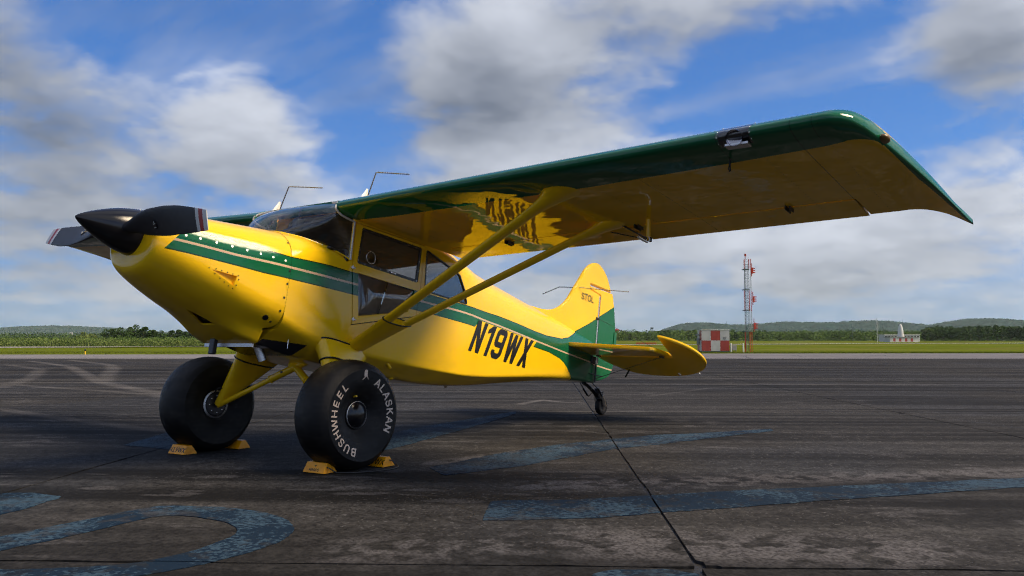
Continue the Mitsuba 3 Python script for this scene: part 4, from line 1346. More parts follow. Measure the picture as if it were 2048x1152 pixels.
def mark(poly, mat, text, z=Z4):
    g = ragged(poly, .018 if 'blue' in mat else .16)
    g = g.intersection(slabs_u)
    ms = [prism_z(p, z - .003, z) for p in polys(g)]
    if ms:
        label(add('painted_mark', cat(*ms), mat, False), text, kind='structure')


mark(ring_out.difference(ring_in), 'faded_blue_paint', 'large faded blue loop painted at the lower left')
for pts, text in BLUE:
    mark(sg.Polygon(pts).buffer(.02).buffer(-.02), 'faded_blue_paint', text)
# hairline cracks that wander over the slabs
for pts, w_ in (([(-2.4, -2.05), (-2.863, -2.213), (-3.3, -2.26), (-3.832, -2.371), (-4.258, -2.481)], .010), ([(-7.6, 1.6), (-7.2, 2.5), (-7.25, 3.34), (-6.95, 3.78), (-6.5, 4.2), (-5.9, 5.0)], .014), ([(.2, .9), (.5, 1.5), (.45, 2.1), (.9, 2.9)], .0045), ([(-.9, 2.1), (-.6, 2.9), (-.75, 3.6)], .005)):
    c_ = spline([(x, y, .0012) for x, y in pts], 60)
    c_[1:-1, :2] += np.array([[rng.gauss(0, .018), rng.gauss(0, .018)] for _ in range(58)])
    v = []
    for k in range(60):
        t_ = c_[min(k + 1, 59)] - c_[max(k - 1, 0)]
        n_ = np.array([-t_[1], t_[0], 0]) / np.linalg.norm(t_[:2]) * w_ * rng.uniform(.25, .8)
        v += [c_[k] - n_, c_[k] + n_]
    m = tri(np.array(v), [(2 * k, 2 * k + 2, 2 * k + 3, 2 * k + 1) for k in range(59)])
    if m.face_normals[0][2] < 0:
        m.invert()
    add('apron__crack', m, 'joint_sealer', False)

# pale taxiway strip past the apron, in slabs
far_line = lambda s: 58.8 + s * .09
strip = sg.Polygon([corner(apron_edge + .02, -110), corner(apron_edge + .02, 110), corner(far_line(110), 110), corner(far_line(-110), -110)])
label(add('taxiway', prism_z(strip, -.30, -.012), 'joint_sealer', False), 'pale concrete taxiway strip beyond the dark apron', kind='structure')
for k in range(-9, 10):
    s0, s1 = k * 7.6 - 3.8, k * 7.6 + 3.8
    for d0, d1 in ((apron_edge + .02, 51.0), (51.05, 90)):
        c = sg.Polygon([corner(d0, s0 + .03), corner(d0, s1 - .03), corner(d1, s1 - .03), corner(d1, s0 + .03)]).intersection(strip)
        if c.area > .1:
            add('taxiway__slab', prism_z(polys(c)[0], -.011, -.004), 'pale_concrete', False)
crack = []
for u0, u1, v0, v1 in ((1480, 1500, 711, 716.5), (1580, 1610, 710, 713), (1725, 1780, 709, 712), (1800, 1850, 709, 711.5)):
    pts = []
    for t in np.linspace(0, 1, 9):
        u, v = u0 + (u1 - u0) * t, v0 + (v1 - v0) * t
        d = .933 * 1700 / (v - 680.5)
        pts.append(np.r_[G(np.float64(d), np.float64(d * (u - 1024) / 1700)) + np.array([rng.gauss(0, .12), rng.gauss(0, .12)]), -.003])
    crack.append(tube(pts, .05, 4, flat=.05, up=[1, 0, 0]))
label(add('taxiway__cracks', cat(*crack), 'joint_sealer', False), kind='stuff')

# runway, running obliquely away to the right
r0, r1 = np.array([178., -300 * .6]), None


def strip_mesh(near_off, far_off, z, n=60):
    v, f = [], []
    for k, t in enumerate(np.linspace(-260, 900, n)):
        for off in (near_off, far_off):
            s = t
            d = 248 + .62 * s + off
            p = G(np.float64(d), np.float64(s))
            v.append([p[0], p[1], float(hgt(d)) + .13 + z])
        if k:
            a = 2 * k
            f.append((a - 2, a - 1, a + 1, a))
    m = tri(v, f)
    if m.face_normals[0][2] < 0:
        m.invert()
    return m


label(add('runway', strip_mesh(-9, 13, 0), 'runway_surface', False), 'grey runway running across the picture beyond the grass', kind='structure')
add('runway__edge_line', strip_mesh(10.5, 12.2, .006), 'runway_white', False)
add('runway__edge_line', strip_mesh(-8.2, -7.2, .006), 'runway_white', False)

# grass tufts along the near margin of the field
rs = np.random.RandomState(3)
n = 70000
s = rs.uniform(-60, 60, n)
d = far_line(s) - .15 + rs.uniform(0, 1, n) ** 1.6 * 22
base = G(d, s)
zb = hgt(d) - .02
hh = rs.uniform(.05, .14, n) * (1 + .7 * (rs.rand(n) < .06))
lean = rs.normal(0, .05, (n, 2))
wid = rs.uniform(.010, .022, n)
an = rs.uniform(0, np.pi, n)
cxy = np.column_stack([np.cos(an), np.sin(an)]) * wid[:, None]
V = np.stack([np.column_stack([base - cxy, zb]), np.column_stack([base + cxy, zb]), np.column_stack([base + lean, zb + hh])], 1).reshape(-1, 3)
bsdf('grass_blade', {'type': 'twosided', 'bsdf': {'type': 'diffuse', 'reflectance': proc(lambda p, n, uv: mix((.075, .105, .012), (.13, .155, .028), fbm(p.x * 2, p.y * 2, 0, 3)))}})
label(add('grass', trimesh.Trimesh(V, np.arange(3 * n).reshape(-1, 3), process=False), 'grass_blade', False), 'short green grass along the far side of the taxiway', kind='stuff')

# ------------------------------------------------------------------ hills
bsdf('hill_forest', {'type': 'twosided', 'bsdf': {'type': 'diffuse', 'reflectance': proc(
    lambda p, n, uv: mix((.008, .026, .026), (.022, .052, .044), fbm(p.x * .014, p.y * .014, p.z * .03, 4)) * (.55 + .9 * noise(p.x * .055, p.y * .055, p.z * .08)))}})


def hill(key, us, tops, dist, depth, text, seed, steps=90):
    prof = PchipInterpolator(us, tops)
    uu = np.linspace(us[0], us[-1], int((us[-1] - us[0]) / 2.2))
    ds = np.linspace(dist - depth, dist + depth * .7, steps)
    U, Dm = np.meshgrid(uu, ds, indexing='ij')
    top = (680.5 - prof(U)) * dist / 1700
    sh = np.clip(1 - np.abs((Dm - dist) / np.where(Dm < dist, depth, depth * .7)) ** 1.6, 0, 1)
    Sx = (U - 1024) / 1700 * dist
    xy = G(Dm, Sx)
    P3 = np.stack([xy[..., 0] * .0032, xy[..., 1] * .0032, 0 * U], -1)
    bump = (meshkit.fbm(P3, 4, seed) - .5) * 46 * sh * (1 - sh) * 2.2
    canopy = meshkit.noise(np.stack([xy[..., 0] * .045, xy[..., 1] * .045, 0 * U], -1), seed + 3) * 9 + meshkit.noise(np.stack([xy[..., 0] * .12, xy[..., 1] * .12, 0 * U], -1), seed + 4) * 4
    z = top * sh + bump + canopy * np.minimum(sh * 4, 1) - 8 - 10 * (sh < .001)
    z = np.maximum(z, -6 - .3 * (1 - sh))
    V = np.concatenate([xy, z[..., None]], -1).reshape(-1, 3)
    m_ = len(ds)
    i, j = np.meshgrid(np.arange(len(uu) - 1), np.arange(m_ - 1), indexing='ij')
    q = np.stack([i * m_ + j, i * m_ + j + 1, (i + 1) * m_ + j + 1, (i + 1) * m_ + j], -1).reshape(-1, 4)
    mm = tri(V, q)
    if mm.face_normals[:, 2].mean() < 0:
        mm.invert()
    label(add(key, mm, 'hill_forest', False), text, kind='structure')


hill('hill', [1270, 1320, 1340, 1370, 1400, 1440, 1480, 1520, 1560, 1620, 1680, 1740, 1780, 1820, 1850, 1900, 1950, 2000, 2040, 2100, 2200], [677, 662, 654, 646.5, 644.5, 648, 649, 647, 643, 644.5, 643, 641, 644, 649, 650.5, 643, 636.5, 640, 645, 640, 655], 4300, 900, 'long wooded ridge on the right horizon', 4)
hill('hill', [-160, -60, 0, 40, 100, 180, 250, 320, 380, 430, 520, 620], [674, 668, 662, 655, 651, 653, 657, 664, 667, 663, 668, 677], 5200, 1100, 'broad low wooded hill on the left horizon', 9)
hill('hill', [100, 300, 500, 700, 900, 1100, 1200, 1300, 1450], [676, 674, 671, 672, 673, 672, 671, 670, 677], 6500, 900, 'low far ridge behind the airplane', 14, 50)

# ------------------------------------------------------------------ trees and bushes
LEAF = {}
for nm, c0, c1 in (('dark', (.024, .050, .018), (.065, .110, .034)), ('mid', (.042, .082, .024), (.115, .175, .048)), ('light', (.070, .115, .034), (.180, .225, .075)), ('olive', (.050, .066, .026), (.120, .125, .055))):
    LEAF[nm] = bsdf('leaves_' + nm, {'type': 'twosided', 'bsdf': {'type': 'diffuse', 'reflectance': proc(
        (lambda c0, c1: lambda p, n, uv: mix(c0, c1, dr.clip(.6 * noise(p.x * 1.7, p.y * 1.7, p.z * 1.7) + .5 * noise(p.x * .35 + 3, p.y * .35, p.z * .5), 0, 1)))(c0, c1))}})
bsdf('bark', {'type': 'twosided', 'bsdf': {'type': 'diffuse', 'reflectance': rgb(.075, .06, .045)}})


def leaf_faces(pts, size, rs, squash=.75):
    n = len(pts)
    a = rs.normal(size=(n, 3))
    a /= np.linalg.norm(a, axis=1, keepdims=True)
    b = np.cross(a, rs.normal(size=(n, 3)))
    b /= np.linalg.norm(b, axis=1, keepdims=True)
    sz = size * rs.uniform(.6, 1.35, (n, 1))
    v = np.stack([pts - a * sz, pts + b * sz * squash, pts + a * sz, pts - b * sz * squash], 1).reshape(-1, 3)
    k = np.arange(n)[:, None] * 4
    f = np.vstack([k + [0, 1, 2], k + [0, 2, 3]])
    return trimesh.Trimesh(v, f, process=False)


def crown_points(rs, n, h, r, lobes, base=.22):
    """clumps scattered through an uneven crown"""
    out = []
    for _ in range(lobes):
        t = rs.uniform(base, 1)
        w = r * (math.sin(math.pi * min(.93, .15 + .80 * (t - base) / (1 - base))) ** .7)
        an_, rr = rs.uniform(0, 2 * math.pi), w * rs.uniform(.15, .85)
        c = np.array([rr * math.cos(an_), rr * math.sin(an_), h * t * .92])
        lr = r * rs.uniform(.26, .48)
        p = rs.normal(size=(n // lobes, 3))
        p /= np.linalg.norm(p, axis=1, keepdims=True)
        out.append(c + p * (lr * rs.uniform(.45, 1.0, (n // lobes, 1)) ** .6) * [1, 1, .72])
    return np.vstack(out)


variants = []
for k in range(6):
    rs = np.random.RandomState(40 + k)
    r = [.36, .44, .40, .32, .48, .38][k]
    pts = crown_points(rs, 1500, 1.0, r, 17, .24 + .05 * (k % 3))
    cr = leaf_faces(pts, .042, rs)
    tr = [tube([[0, 0, -.03], [.01, .005, .2], [-.01, .0, .45], [.0, .01, .72]], [.030, .024, .016, .006], 7)]
    for _ in range(6):
        an_ = rs.uniform(0, 6.28)
        z0 = rs.uniform(.2, .5)
        tr.append(tube([[0, 0, z0], [.12 * math.cos(an_), .12 * math.sin(an_), z0 + .15], [.25 * math.cos(an_), .25 * math.sin(an_), z0 + .25]], [.012, .008, .003], 5))
    variants.append((mikit.ply(cr, None), mikit.ply(cat(*tr), 'bark', smooth=40)))


def tree(d, u, h, kind, text, group, wide=1.0, z=None, name='tree', vi=None):
    s = d * (u - 1024) / 1700
    x, y = G(np.float64(d), np.float64(s))
    k = num(name)
    _used.add(k)
    vi = rng.randrange(len(variants)) if vi is None else vi
    crown, trunk = variants[vi]
    z = float(hgt(d)) if z is None else z
    tw_ = T().translate([x, y, z]).rotate([0, 0, 1], rng.uniform(0, 360)).scale([h * wide, h * wide, h])
    scene[k + '__crown'] = {**crown, 'bsdf': {'type': 'ref', 'id': LEAF[kind]}, 'to_world': tw_}
    scene[k + '__trunk'] = {**trunk, 'to_world': tw_}
    label(k, text, 'tree', group)


nl = 0
ORD = 'first second third fourth fifth sixth seventh eighth ninth tenth eleventh twelfth thirteenth fourteenth fifteenth'.split()
# dark trees that rise above the bushes on the left
for u, ytop, kind, w in ((168, 664, 'light', 1.3), (184, 667, 'light', 1.2), (213, 664, 'dark', 1.0), (229, 662, 'dark', 1.1), (246, 661, 'dark', 1.1), (262, 659, 'dark', 1.0), (277, 656, 'dark', 1.0), (291, 658, 'dark', 1.1), (306, 664, 'dark', 1.2), (324, 667, 'dark', 1.2),
                         (345, 666, 'dark', 1.1), (362, 664, 'dark', 1.2), (384, 663, 'dark', 1.2), (403, 662, 'dark', 1.2), (424, 664, 'dark', 1.1), (450, 666, 'dark', 1.2), (480, 665, 'dark', 1.2)):
    d = 330 + rng.uniform(-25, 40)
    nl += 1
    zt = (680.5 - ytop + 5) * d / 1700 + .933
    if kind == 'light':
        tree(d - 90, u, (680.5 - ytop) * (d - 90) / 1700 + 1.5, kind, ('left' if nl == 1 else 'right') + ' one of two rounded light green trees rising out of the left bushes', 'light trees among the left bushes', w)
    else:
        tree(d, u, zt + .6, kind, ORD[nl - 3] + ' dark tree from the left above the left bushes', 'dark trees above the left bushes', w)
# trees along the far side of the runway, seen between tail and mast and on to the right edge
u = 1222
while u < 2110:
    wv = math.sin(u * .021) + math.sin(u * .0073 + 1)
    near_ = u > 1845
    d = rng.uniform(560, 640) if near_ else rng.uniform(640, 780)
    top = (657 - (u - 1845) * .03 + rng.uniform(-3, 3)) if near_ else 664 + 2.0 * wv + rng.uniform(-2, 3)
    if 1745 < u < 1845:
        top, d = 669 + rng.uniform(-2, 2), rng.uniform(700, 780)
    h = (683 - top) * d / 1700
    kind = rng.choice(['dark', 'dark', 'mid']) if (near_ or u < 1345) else rng.choice(['mid', 'mid', 'light', 'dark'])
    place_ = 'between the tail and the checkered shelter' if u < 1392 else 'behind the checkered shelter and the mast' if u < 1510 else 'between the mast and the white pole' if u < 1745 else 'behind the white cone' if u < 1845 else 'in the taller clump at the right edge'
    hue = {'dark': 'dark green', 'mid': 'mid green', 'light': 'light green'}[kind]
    tree(d, u, h, kind, f'{hue} broadleaf tree in the far treeline {place_}', f'{hue} trees {place_}', rng.uniform(.95, 1.35))
    u += rng.uniform(8, 15) * (1.25 if near_ else 1)


def belt(key, spec, n, size, kind, text, seed):
    """a mass of foliage too dense to tell one plant from the next; spec(rs, n) -> d, u, height, base"""
    rs = np.random.RandomState(seed)
    d, u, h = spec(rs, n)
    s = d * (u - 1024) / 1700
    xy = G(d, s)
    top = h * (.55 + .75 * meshkit.fbm(np.column_stack([xy * (1.1 / max(h.mean(), 1)), 0 * d]), 3, seed))
    z = hgt(d) + top * rs.uniform(0, 1, n) ** .6
    pts = np.column_stack([xy, z]) + rs.normal(0, size * .5, (n, 3))
    label(add(key, leaf_faces(pts, size, rs), LEAF[kind], False), text, kind='stuff')


belt('shrubbery', lambda rs, n: (rs.uniform(192, 222, n), rs.uniform(-60, 560, n), np.full(n, 2.1)), 46000, .15, 'mid', 'dense belt of green bushes along the runway on the left', 2)
belt('shrubbery', lambda rs, n: (rs.uniform(190, 215, n), rs.uniform(-60, 560, n), np.full(n, 1.9)), 26000, .14, 'light', 'lighter sprouting bushes mixed through the left belt', 3)
belt('woodland', lambda rs, n: (rs.uniform(640, 840, n), rs.uniform(1200, 1860, n), np.full(n, 8.0)), 42000, .55, 'mid', 'far woodland beyond the runway', 5)
belt('woodland', lambda rs, n: (rs.uniform(600, 760, n), rs.uniform(1850, 2130, n), np.full(n, 10.5)), 22000, .55, 'dark', 'dark woodland at the right edge', 6)
belt('woodland', lambda rs, n: (rs.uniform(900, 1500, n), rs.uniform(-60, 2100, n), np.full(n, 9.0)), 52000, .95, 'dark', 'distant dark line of woodland below the hills', 7)

# ------------------------------------------------------------------ equipment shelter and mast
bsdf('shelter_white', {'type': 'twosided', 'bsdf': {'type': 'roughplastic', 'alpha': .3, 'diffuse_reflectance': proc(lambda p, n, uv: mi.Color3f(.60, .59, .58) * (.85 + .25 * fbm(p.x * 3, p.y * 3, p.z * 1.2)))}})
bsdf('shelter_red', {'type': 'twosided', 'bsdf': {'type': 'roughplastic', 'alpha': .3, 'diffuse_reflectance': proc(lambda p, n, uv: mi.Color3f(.42, .060, .045) * (.8 + .35 * fbm(p.x * 3, p.y * 3, p.z * 1.2)))}})
bsdf('mast_red', {'type': 'twosided', 'bsdf': {'type': 'diffuse', 'reflectance': rgb(.40, .055, .040)}})
bsdf('mast_white', {'type': 'twosided', 'bsdf': {'type': 'diffuse', 'reflectance': rgb(.34, .36, .37)}})
bsdf('galvanized', {'type': 'twosided', 'bsdf': {'type': 'diffuse', 'reflectance': rgb(.10, .13, .14)}})
bsdf('white_wall', {'type': 'twosided', 'bsdf': {'type': 'diffuse', 'reflectance': proc(lambda p, n, uv: mi.Color3f(.58, .58, .56) * (.88 + .2 * fbm(p.x * .8, p.y * .8, p.z * .8)))}})
bsdf('grey_wall', {'type': 'twosided', 'bsdf': {'type': 'diffuse', 'reflectance': rgb(.25, .26, .27)}})
bsdf('dark_opening', {'type': 'twosided', 'bsdf': {'type': 'diffuse', 'reflectance': rgb(.03, .032, .035)}})


def spot(d, u, yaw=0.0, z=None):
    x, y = G(np.float64(d), np.float64(d * (u - 1024) / 1700))
    z = float(hgt(d)) if z is None else z
    # local x to the photographer's right, local y away
    R = np.eye(4)
    c, s_ = math.cos(yaw), math.sin(yaw)
    X = ASIDE * c + AHEAD * s_
    Y = -ASIDE * s_ + AHEAD * c
    R[:2, 0], R[:2, 1], R[:3, 3] = X, Y, (x, y, z)
    return R


def put(key, mesh, mat, R, smooth=False):
    m = mesh.copy()
    m.apply_transform(R)
    if np.linalg.det(R[:3, :3]) < 0:
        m.invert()
    return add(key, m, mat, smooth)


R = spot(110, 1426, -.03)
K = 'equipment_shelter'
w, dp, h0, h1 = 1.78, 1.3, .28, 2.95
put(K + '__floor_frame', cat(rbox(-w, w, -dp, dp, .14, .28, .02), box(-1.3, -.9, -dp + .1, dp - .1, -.15, .14), box(.9, 1.3, -dp + .1, dp - .1, -.15, .14)), 'galvanized', R)
put(K + '__body', box(-w + .02, w - .02, -dp + .02, dp - .02, h0, h1 - .05), 'shelter_white', R)
put(K + '__roof', rbox(-w - .06, w + .06, -dp - .06, dp + .06, h1 - .05, h1 + .04, .03), 'shelter_white', R)
hm = (h0 + h1) / 2
for r_, (z0, z1) in enumerate(((h0, hm), (hm, h1 - .05))):
    for c_ in range(3):
        x0 = -w + c_ * 2 * w / 3
        red = (c_ + r_) % 2 == 0
        put(K + '__panel', rbox(x0 + .012, x0 + 2 * w / 3 - .012, -dp - .022, -dp + .019, z0 + .012, z1 - .012, .008), 'shelter_red' if red else 'shelter_white', R)
    for c_ in range(2):
        y0 = -dp + c_ * dp
        red = (c_ + r_) % 2 == 1
        put(K + '__panel', rbox(-w - .022, -w + .019, y0 + .012, y0 + dp - .012, z0 + .012, z1 - .012, .008), 'shelter_red' if red else 'shelter_white', R)
for x in (-1.2, .0, 1.0):
    put(K + '__roof_rod', rod([x, 0, h1], [x, 0, h1 + .75], .015, 6), 'galvanized', R)
put(K + '__door_hood', cat(rbox(-w - .45, -w - .02, -.5, .5, 2.25, 2.4, .03), rbox(-w - .30, -w - .03, -.4, .4, 1.1, 1.9, .04)), 'grey_wall', R)
put(K + '__vent', rbox(.95, 1.35, -dp - .05, -dp - .02, 1.72, 2.1, .02), 'grey_wall', R)
label(K, 'small red and white checkered equipment shelter on the grass beside the mast', 'shelter')

R = spot(111, 1494.5, .15)
K = 'antenna_mast'
W2 = .42
legs = [(-W2, -.25), (W2 * .5, -.25), (-.1, .40)]
for (x, y) in legs[:2]:
    for z0, z1, red in ((0, 2.75, 1), (2.75, 5.45, 0), (5.45, 8.15, 1), (8.15, 10.9, 0), (10.9, 12.25, 1)):
        put(K + '__leg', rod([x, y, z0], [x, y, z1 - .01], .058 if red else .030, 6), 'mast_red' if red else 'mast_white', R, 40)
put(K + '__leg', rod([-.1, .4, 0], [-.1, .4, 12.2], .045, 6), 'galvanized', R, 40)
br = []
for k, z in enumerate(np.arange(.3, 12.1, .45)):
    for a, b in ((0, 1), (1, 2), (2, 0)):
        pa, pb_ = legs[a], legs[b]
        br.append(rod([*pa, z], [*pb_, z], .012, 4))
        br.append(rod([*pa, z] if k % 2 else [*pb_, z], [*pb_, z + .45] if k % 2 else [*pa, z + .45], .010, 4))
label(put(K + '__bracing', cat(*br), 'galvanized', R), kind='stuff')
lad = [rod([-.16 + sx, -.33, .4], [-.16 + sx, -.33, 11.6], .022, 5) for sx in (-.14, .14)] + [rod([-.30, -.33, z], [-.02, -.33, z], .012, 4) for z in np.arange(.5, 11.6, .3)]
put(K + '__ladder', cat(*lad), 'galvanized', R)
for z in (10.85, 8.2, 5.5, 2.75):
    put(K + '__platform', rbox(-W2 - .06, W2 * .5 + .06, -.34, .45, z, z + .10, .02), 'galvanized', R)
px = .52
for z0, z1, red in ((0, 2.75, 1), (2.75, 5.4, 0), (5.4, 8.1, 1), (8.1, 10.4, 0), (10.4, 12.3, 1)):
    put(K + '__aerial_pole', rod([px, -.15, z0], [px, -.15, z1 - .01], .045, 6), 'mast_red' if red else 'mast_white', R, 40)
for z in np.arange(1.5, 12, 1.4):
    put(K + '__standoff', rod([W2 * .5, -.25, z], [px, -.15, z], .018, 4), 'galvanized', R)
for z, dx in ((10.75, .10), (7.0, .22), (3.5, .32)):
    ar = [rod([px + dx, -.15, z - .75], [px + dx, -.15, z + .95], .05, 6), rod([px, -.15, z], [px + dx, -.15, z], .03, 4)]
    for zz_ in (-.28, 0, .28):
        ar += [rod([px + dx, -.15, z + zz_], [px + dx + .50, -.22, z + zz_ + .05], .030, 5), rbox(px + dx + .12, px + dx + .46, -.23, -.15, z + zz_ - .03, z + zz_ + .09, .01)]
    ar += [rbox(px + dx - .05, px + dx + .22, -.22, -.08, z - .4, z + .4, .02)]
    put(K + '__aerial', cat(*ar), 'mast_red', R)
put(K + '__beacon', cat(rod([-.15, 0, 12.2], [-.15, 0, 12.65], .04, 6), rod([-.15, 0, 12.65], [-.15, 0, 12.95], .12, 10)), 'mast_red', R)
label(K, 'tall red and white lattice mast with three red aerials and a beacon on top', 'antenna mast')
for u, text in ((1461, 'left one of the two short white posts between shelter and mast'), (1485.5, 'right one of the two short white posts, next to the mast')):
    R = spot(108, u)
    k = put('marker_post', lathe([(.0005, 0), (.095, 0), (.095, 1.20), (.08, 1.27), (.0005, 1.29)], [0, 0, 1], [0, 0, 0], 16), 'white_wall', R, 40)
    label(k, text, 'post', 'white posts by the mast')
R = spot(110, 1467.5)
k = put('cabinet', cat(rbox(-.28, .28, -.2, .2, .35, 1.0, .03), rod([-.2, 0, 0], [-.2, 0, .4], .03), rod([.2, 0, 0], [.2, 0, .4], .03)), 'grey_wall', R)
label(k, 'small grey utility cabinet on legs between the two white posts', 'cabinet')
R = spot(57.5, 172.5, 0, -.03)
k = put('taxiway_marker', lathe([(.0005, 0), (.05, 0), (.05, .10), (.035, .12), (.035, .20), (.05, .21), (.05, .24)], [0, 0, 1], [0, 0, 0], 12), 'yellow_paint', R, 40)
put(k + '__top', lathe([(.045, .24), (.05, .30), (.04, .36), (.0005, .38)], [0, 0, 1], [0, 0, 0], 12), 'black_paint', R, 40)
label(k, 'short yellow taxiway marker with a dark top at the grass edge', 'marker')
# low red frames by the runway
for q_ in range(5):
    R = spot(262, 1275.5 + q_ * 8.2)
    k = put('barricade', cat(rbox(-.58, .58, -.06, .06, .46, .80, .02), rod([-.45, -.2, 0], [-.45, 0, .6], .03, 5), rod([.45, -.2, 0], [.45, 0, .6], .03, 5), rod([-.45, .2, 0], [-.45, 0, .6], .03, 5), rod([.45, .2, 0], [.45, 0, .6], .03, 5)), 'mast_red', R)
    label(k, ORD[q_] + ' low red barricade from the left in the row beside the runway', 'barricade', 'red barricades by the runway')

# ------------------------------------------------------------------ far airfield buildings
R = spot(520, 1801.5, .12, .3)
K = 'beacon_building'
put(K + '__wall', box(-9.2, 9.2, -3, 3, -1, 2.35), 'white_wall', R)
put(K + '__roof', rbox(-9.7, 9.7, -3.5, 3.5, 2.35, 2.75, .05), 'grey_wall', R)
for x in (-6.4, -2.6, 1.2, 4.9):
    put(K + '__red_door', rbox(x - .75, x + .75, -3.06, -2.9, -.2, 1.9, .02), 'shelter_red', R)
put(K + '__red_door', rbox(9.1, 9.26, -1.5, .5, -.2, 1.9, .02), 'shelter_red', R)
cone = [(1.75, 2.75), (1.68, 4.5), (1.50, 6.5), (1.22, 8.3), (.86, 9.6), (.45, 10.3), (.0005, 10.5)]
put(K + '__radome', lathe(cone, [0, 0, 1], [-.4, 0, 0], 28), 'white_paint', R, 40)
put(K + '__fin', loft([[[1.0, -.1, 2.75], [2.15, -.1, 2.75], [2.15, .1, 2.75], [1.0, .1, 2.75]], [[1.0, -.1, 5.2], [1.35, -.1, 5.2], [1.35, .1, 5.2], [1.0, .1, 5.2]]]), 'white_paint', R)
put(K + '__whip', rod([.9, 0, 2.7], [.9, 0, 13.4], .05, 5), 'galvanized', R)
label(K, 'low white building with red doors and a tall white cone on its roof', 'building')
R = spot(575, 1797, .05, .3)
K = 'terminal_building'
put(K + '__wall', box(-12.2, 12.2, -4, 4, -1, 4.2), 'white_wall', R)
put(K + '__roof', rbox(-12.6, 12.6, -4.4, 4.4, 4.2, 4.6, .05), 'white_wall', R)
for x in np.arange(-11, 11.5, 2.2):
    put(K + '__window', box(x - .7, x + .7, -4.06, -3.9, 2.3, 3.5), 'dark_opening', R)
label(K, 'long white building with dark windows behind the white cone', 'building')
for d, u, h, r_, mat, text in ((500, 1753.3, 14.3, .16, 'white_paint', 'tall thin white pole left of the white cone'), (520, 1767, 11.5, .09, 'galvanized', 'thin dark pole between the white pole and the cone'),
                               (500, 1704, 9.5, .10, 'galvanized', 'dark pole standing in front of the treeline, well left of the cone'), (112, 1453, 4.2, .018, 'galvanized', 'thin whip aerial standing beside the checkered shelter')):
    R = spot(d, u)
    k = put('pole', rod([0, 0, 0], [0, 0, h], r_, 8), mat, R, 40)
    put(k + '__crossarm', rod([-r_ * 5, 0, h * .57], [r_ * 5, 0, h * .57], r_ * .5, 6), mat, R, 40)
    label(k, text, 'pole')
R = spot(640, 1303.5)
k = put('sign_pole', cat(rod([-.8, 0, 0], [-.8, 0, 10.2], .07, 6), rod([.8, 0, 0], [.8, 0, 10.2], .07, 6)), 'galvanized', R)
put(k + '__board', rbox(-1.1, 1.1, -.1, .1, 9.0, 10.4, .03), 'galvanized', R)
label(k, 'distant board on two poles above the treeline, right of the tail', 'sign')
R = spot(760, 1233.5)
k = put('water_tank', cat(*[rod([x, y, 0], [x * .8, y * .8, 9], .18, 6) for x in (-1.3, 1.3) for y in (-1.3, 1.3)]), 'galvanized', R)
put(k + '__tank', lathe([(.0005, 8.2), (2.0, 8.5), (2.1, 10.0), (1.5, 10.6), (.0005, 11.0)], [0, 0, 1], [0, 0, 0], 18), 'shelter_red', R, 40)
label(k, 'small dull red tank rising over the trees just right of the rudder', 'water tank')
R = spot(3900, 143.5, 0, 28)
k = put('hill_house', box(-6, 6, -4, 4, -12, 6), 'white_wall', R)
put(k + '__roof', loft([[[-6.5, -4.5, 6], [6.5, -4.5, 6], [6.5, 4.5, 6], [-6.5, 4.5, 6]], [[-6.5, -.2, 9.5], [6.5, -.2, 9.5], [6.5, .2, 9.5], [-6.5, .2, 9.5]]]), 'grey_wall', R)
label(k, 'tiny white house on the slope of the left hill', 'house')

# ------------------------------------------------------------------ wheel chocks
bsdf('chock_yellow', {'type': 'twosided', 'bsdf': {'type': 'roughplastic', 'alpha': .22, 'diffuse_reflectance': proc(
    lambda p, n, uv: mix((.95, .385, .002), (.80, .30, .006), smoothstep(.52, .75, fbm(p.x * 30, p.y * 30, p.z * 30, 4))) )}})
CHP = sg.Polygon([(-.064, 0), (.064, 0), (.024, .064), (-.018, .064)]).buffer(.003)


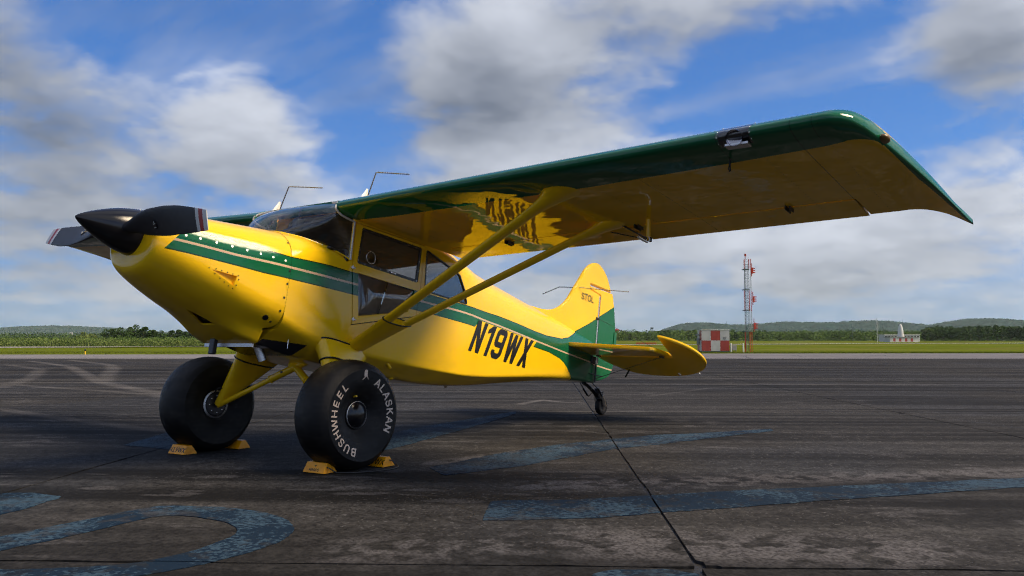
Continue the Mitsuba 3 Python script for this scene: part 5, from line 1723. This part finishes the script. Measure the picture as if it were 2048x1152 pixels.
def chock(x, y, yaw, text, words, small=False):
    L2 = .100
    secs = []
    for t, g in ((-L2, .96), (-L2 + .005, 1.0), (L2 - .005, 1.0), (L2, .96)):
        c = np.array(CHP.exterior.coords)[:-1]
        c = np.column_stack([c[:, 0] * g, c[:, 1] * g])
        lean = np.where(c[:, 1] > .03, -np.sign(t) * .004, 0)
        secs.append(np.column_stack([c[:, 0], t + lean, c[:, 1] + .004]))
    m = loft(secs)
    M = trimesh.transformations.translation_matrix([x, y, .002]) @ trimesh.transformations.rotation_matrix(yaw, [0, 0, 1])
    m.apply_transform(M)
    k = add('wheel_chock', m, 'chock_yellow', 30)
    label(k, text, 'chock')
    lines = []
    for i_, (wd, hh_, vv_) in enumerate(words):
        t = meshkit.text_mesh(wd, hh_, .0012, bold=True)
        v = t.vertices
        b0, b1 = v.min(0), v.max(0)
        u_ = (v[:, 0] - (b0[0] + b1[0]) / 2)
        w_u = v[:, 1] + vv_
        # outer sloping face: +x side, running up and inwards; text reads along +y when seen from +x
        sl = np.array([-.040, .064]) / np.hypot(.040, .064)
        nr = np.array([.064, .040]) / np.hypot(.040, .064)
        X = .0668 + sl[0] * w_u + nr[0] * (v[:, 2] + .0003)
        Z = .004 + sl[1] * w_u + nr[1] * (v[:, 2] + .0003)
        t.vertices = np.column_stack([X, u_, Z])
        lines.append(t)
    if lines:
        lm = cat(*lines)
        lm.apply_transform(M)
        if lm.volume < 0:
            lm.invert()
        add(k + '__lettering', lm, 'black_lettering', False)
    return k


chock(.185, .84, .10, 'yellow chock in front of the near main wheel, with a rope tied to it', [('MAULE', .020, .012), ('~', .014, .038), ('-', .03, .040)])
chock(-.285, .945, .06, 'yellow chock behind the near main wheel', [('N19WX', .040, .016)])
chock(.215, -.835, .08, 'yellow chock in front of the far main wheel, lettered N19WX', [('N19WX', .040, .016)])
chock(-.275, -.80, .12, 'yellow chock behind the far main wheel, mostly hidden by it', [])
rp = [(.205, .940, .045), (.20, .957, .040), (.17, 1.00, .012), (.06, 1.10, .008), (-.08, 1.16, .008), (-.20, 1.17, .008), (-.31, 1.13, .008), (-.335, 1.07, .020), (-.32, 1.052, .045), (-.30, 1.042, .048)]
label(add('chock_rope', tube(spline(rp, 40), .0045, 7), 'black_hose', 40), 'thin black rope on the ground joining the two chocks of the near wheel', 'rope')
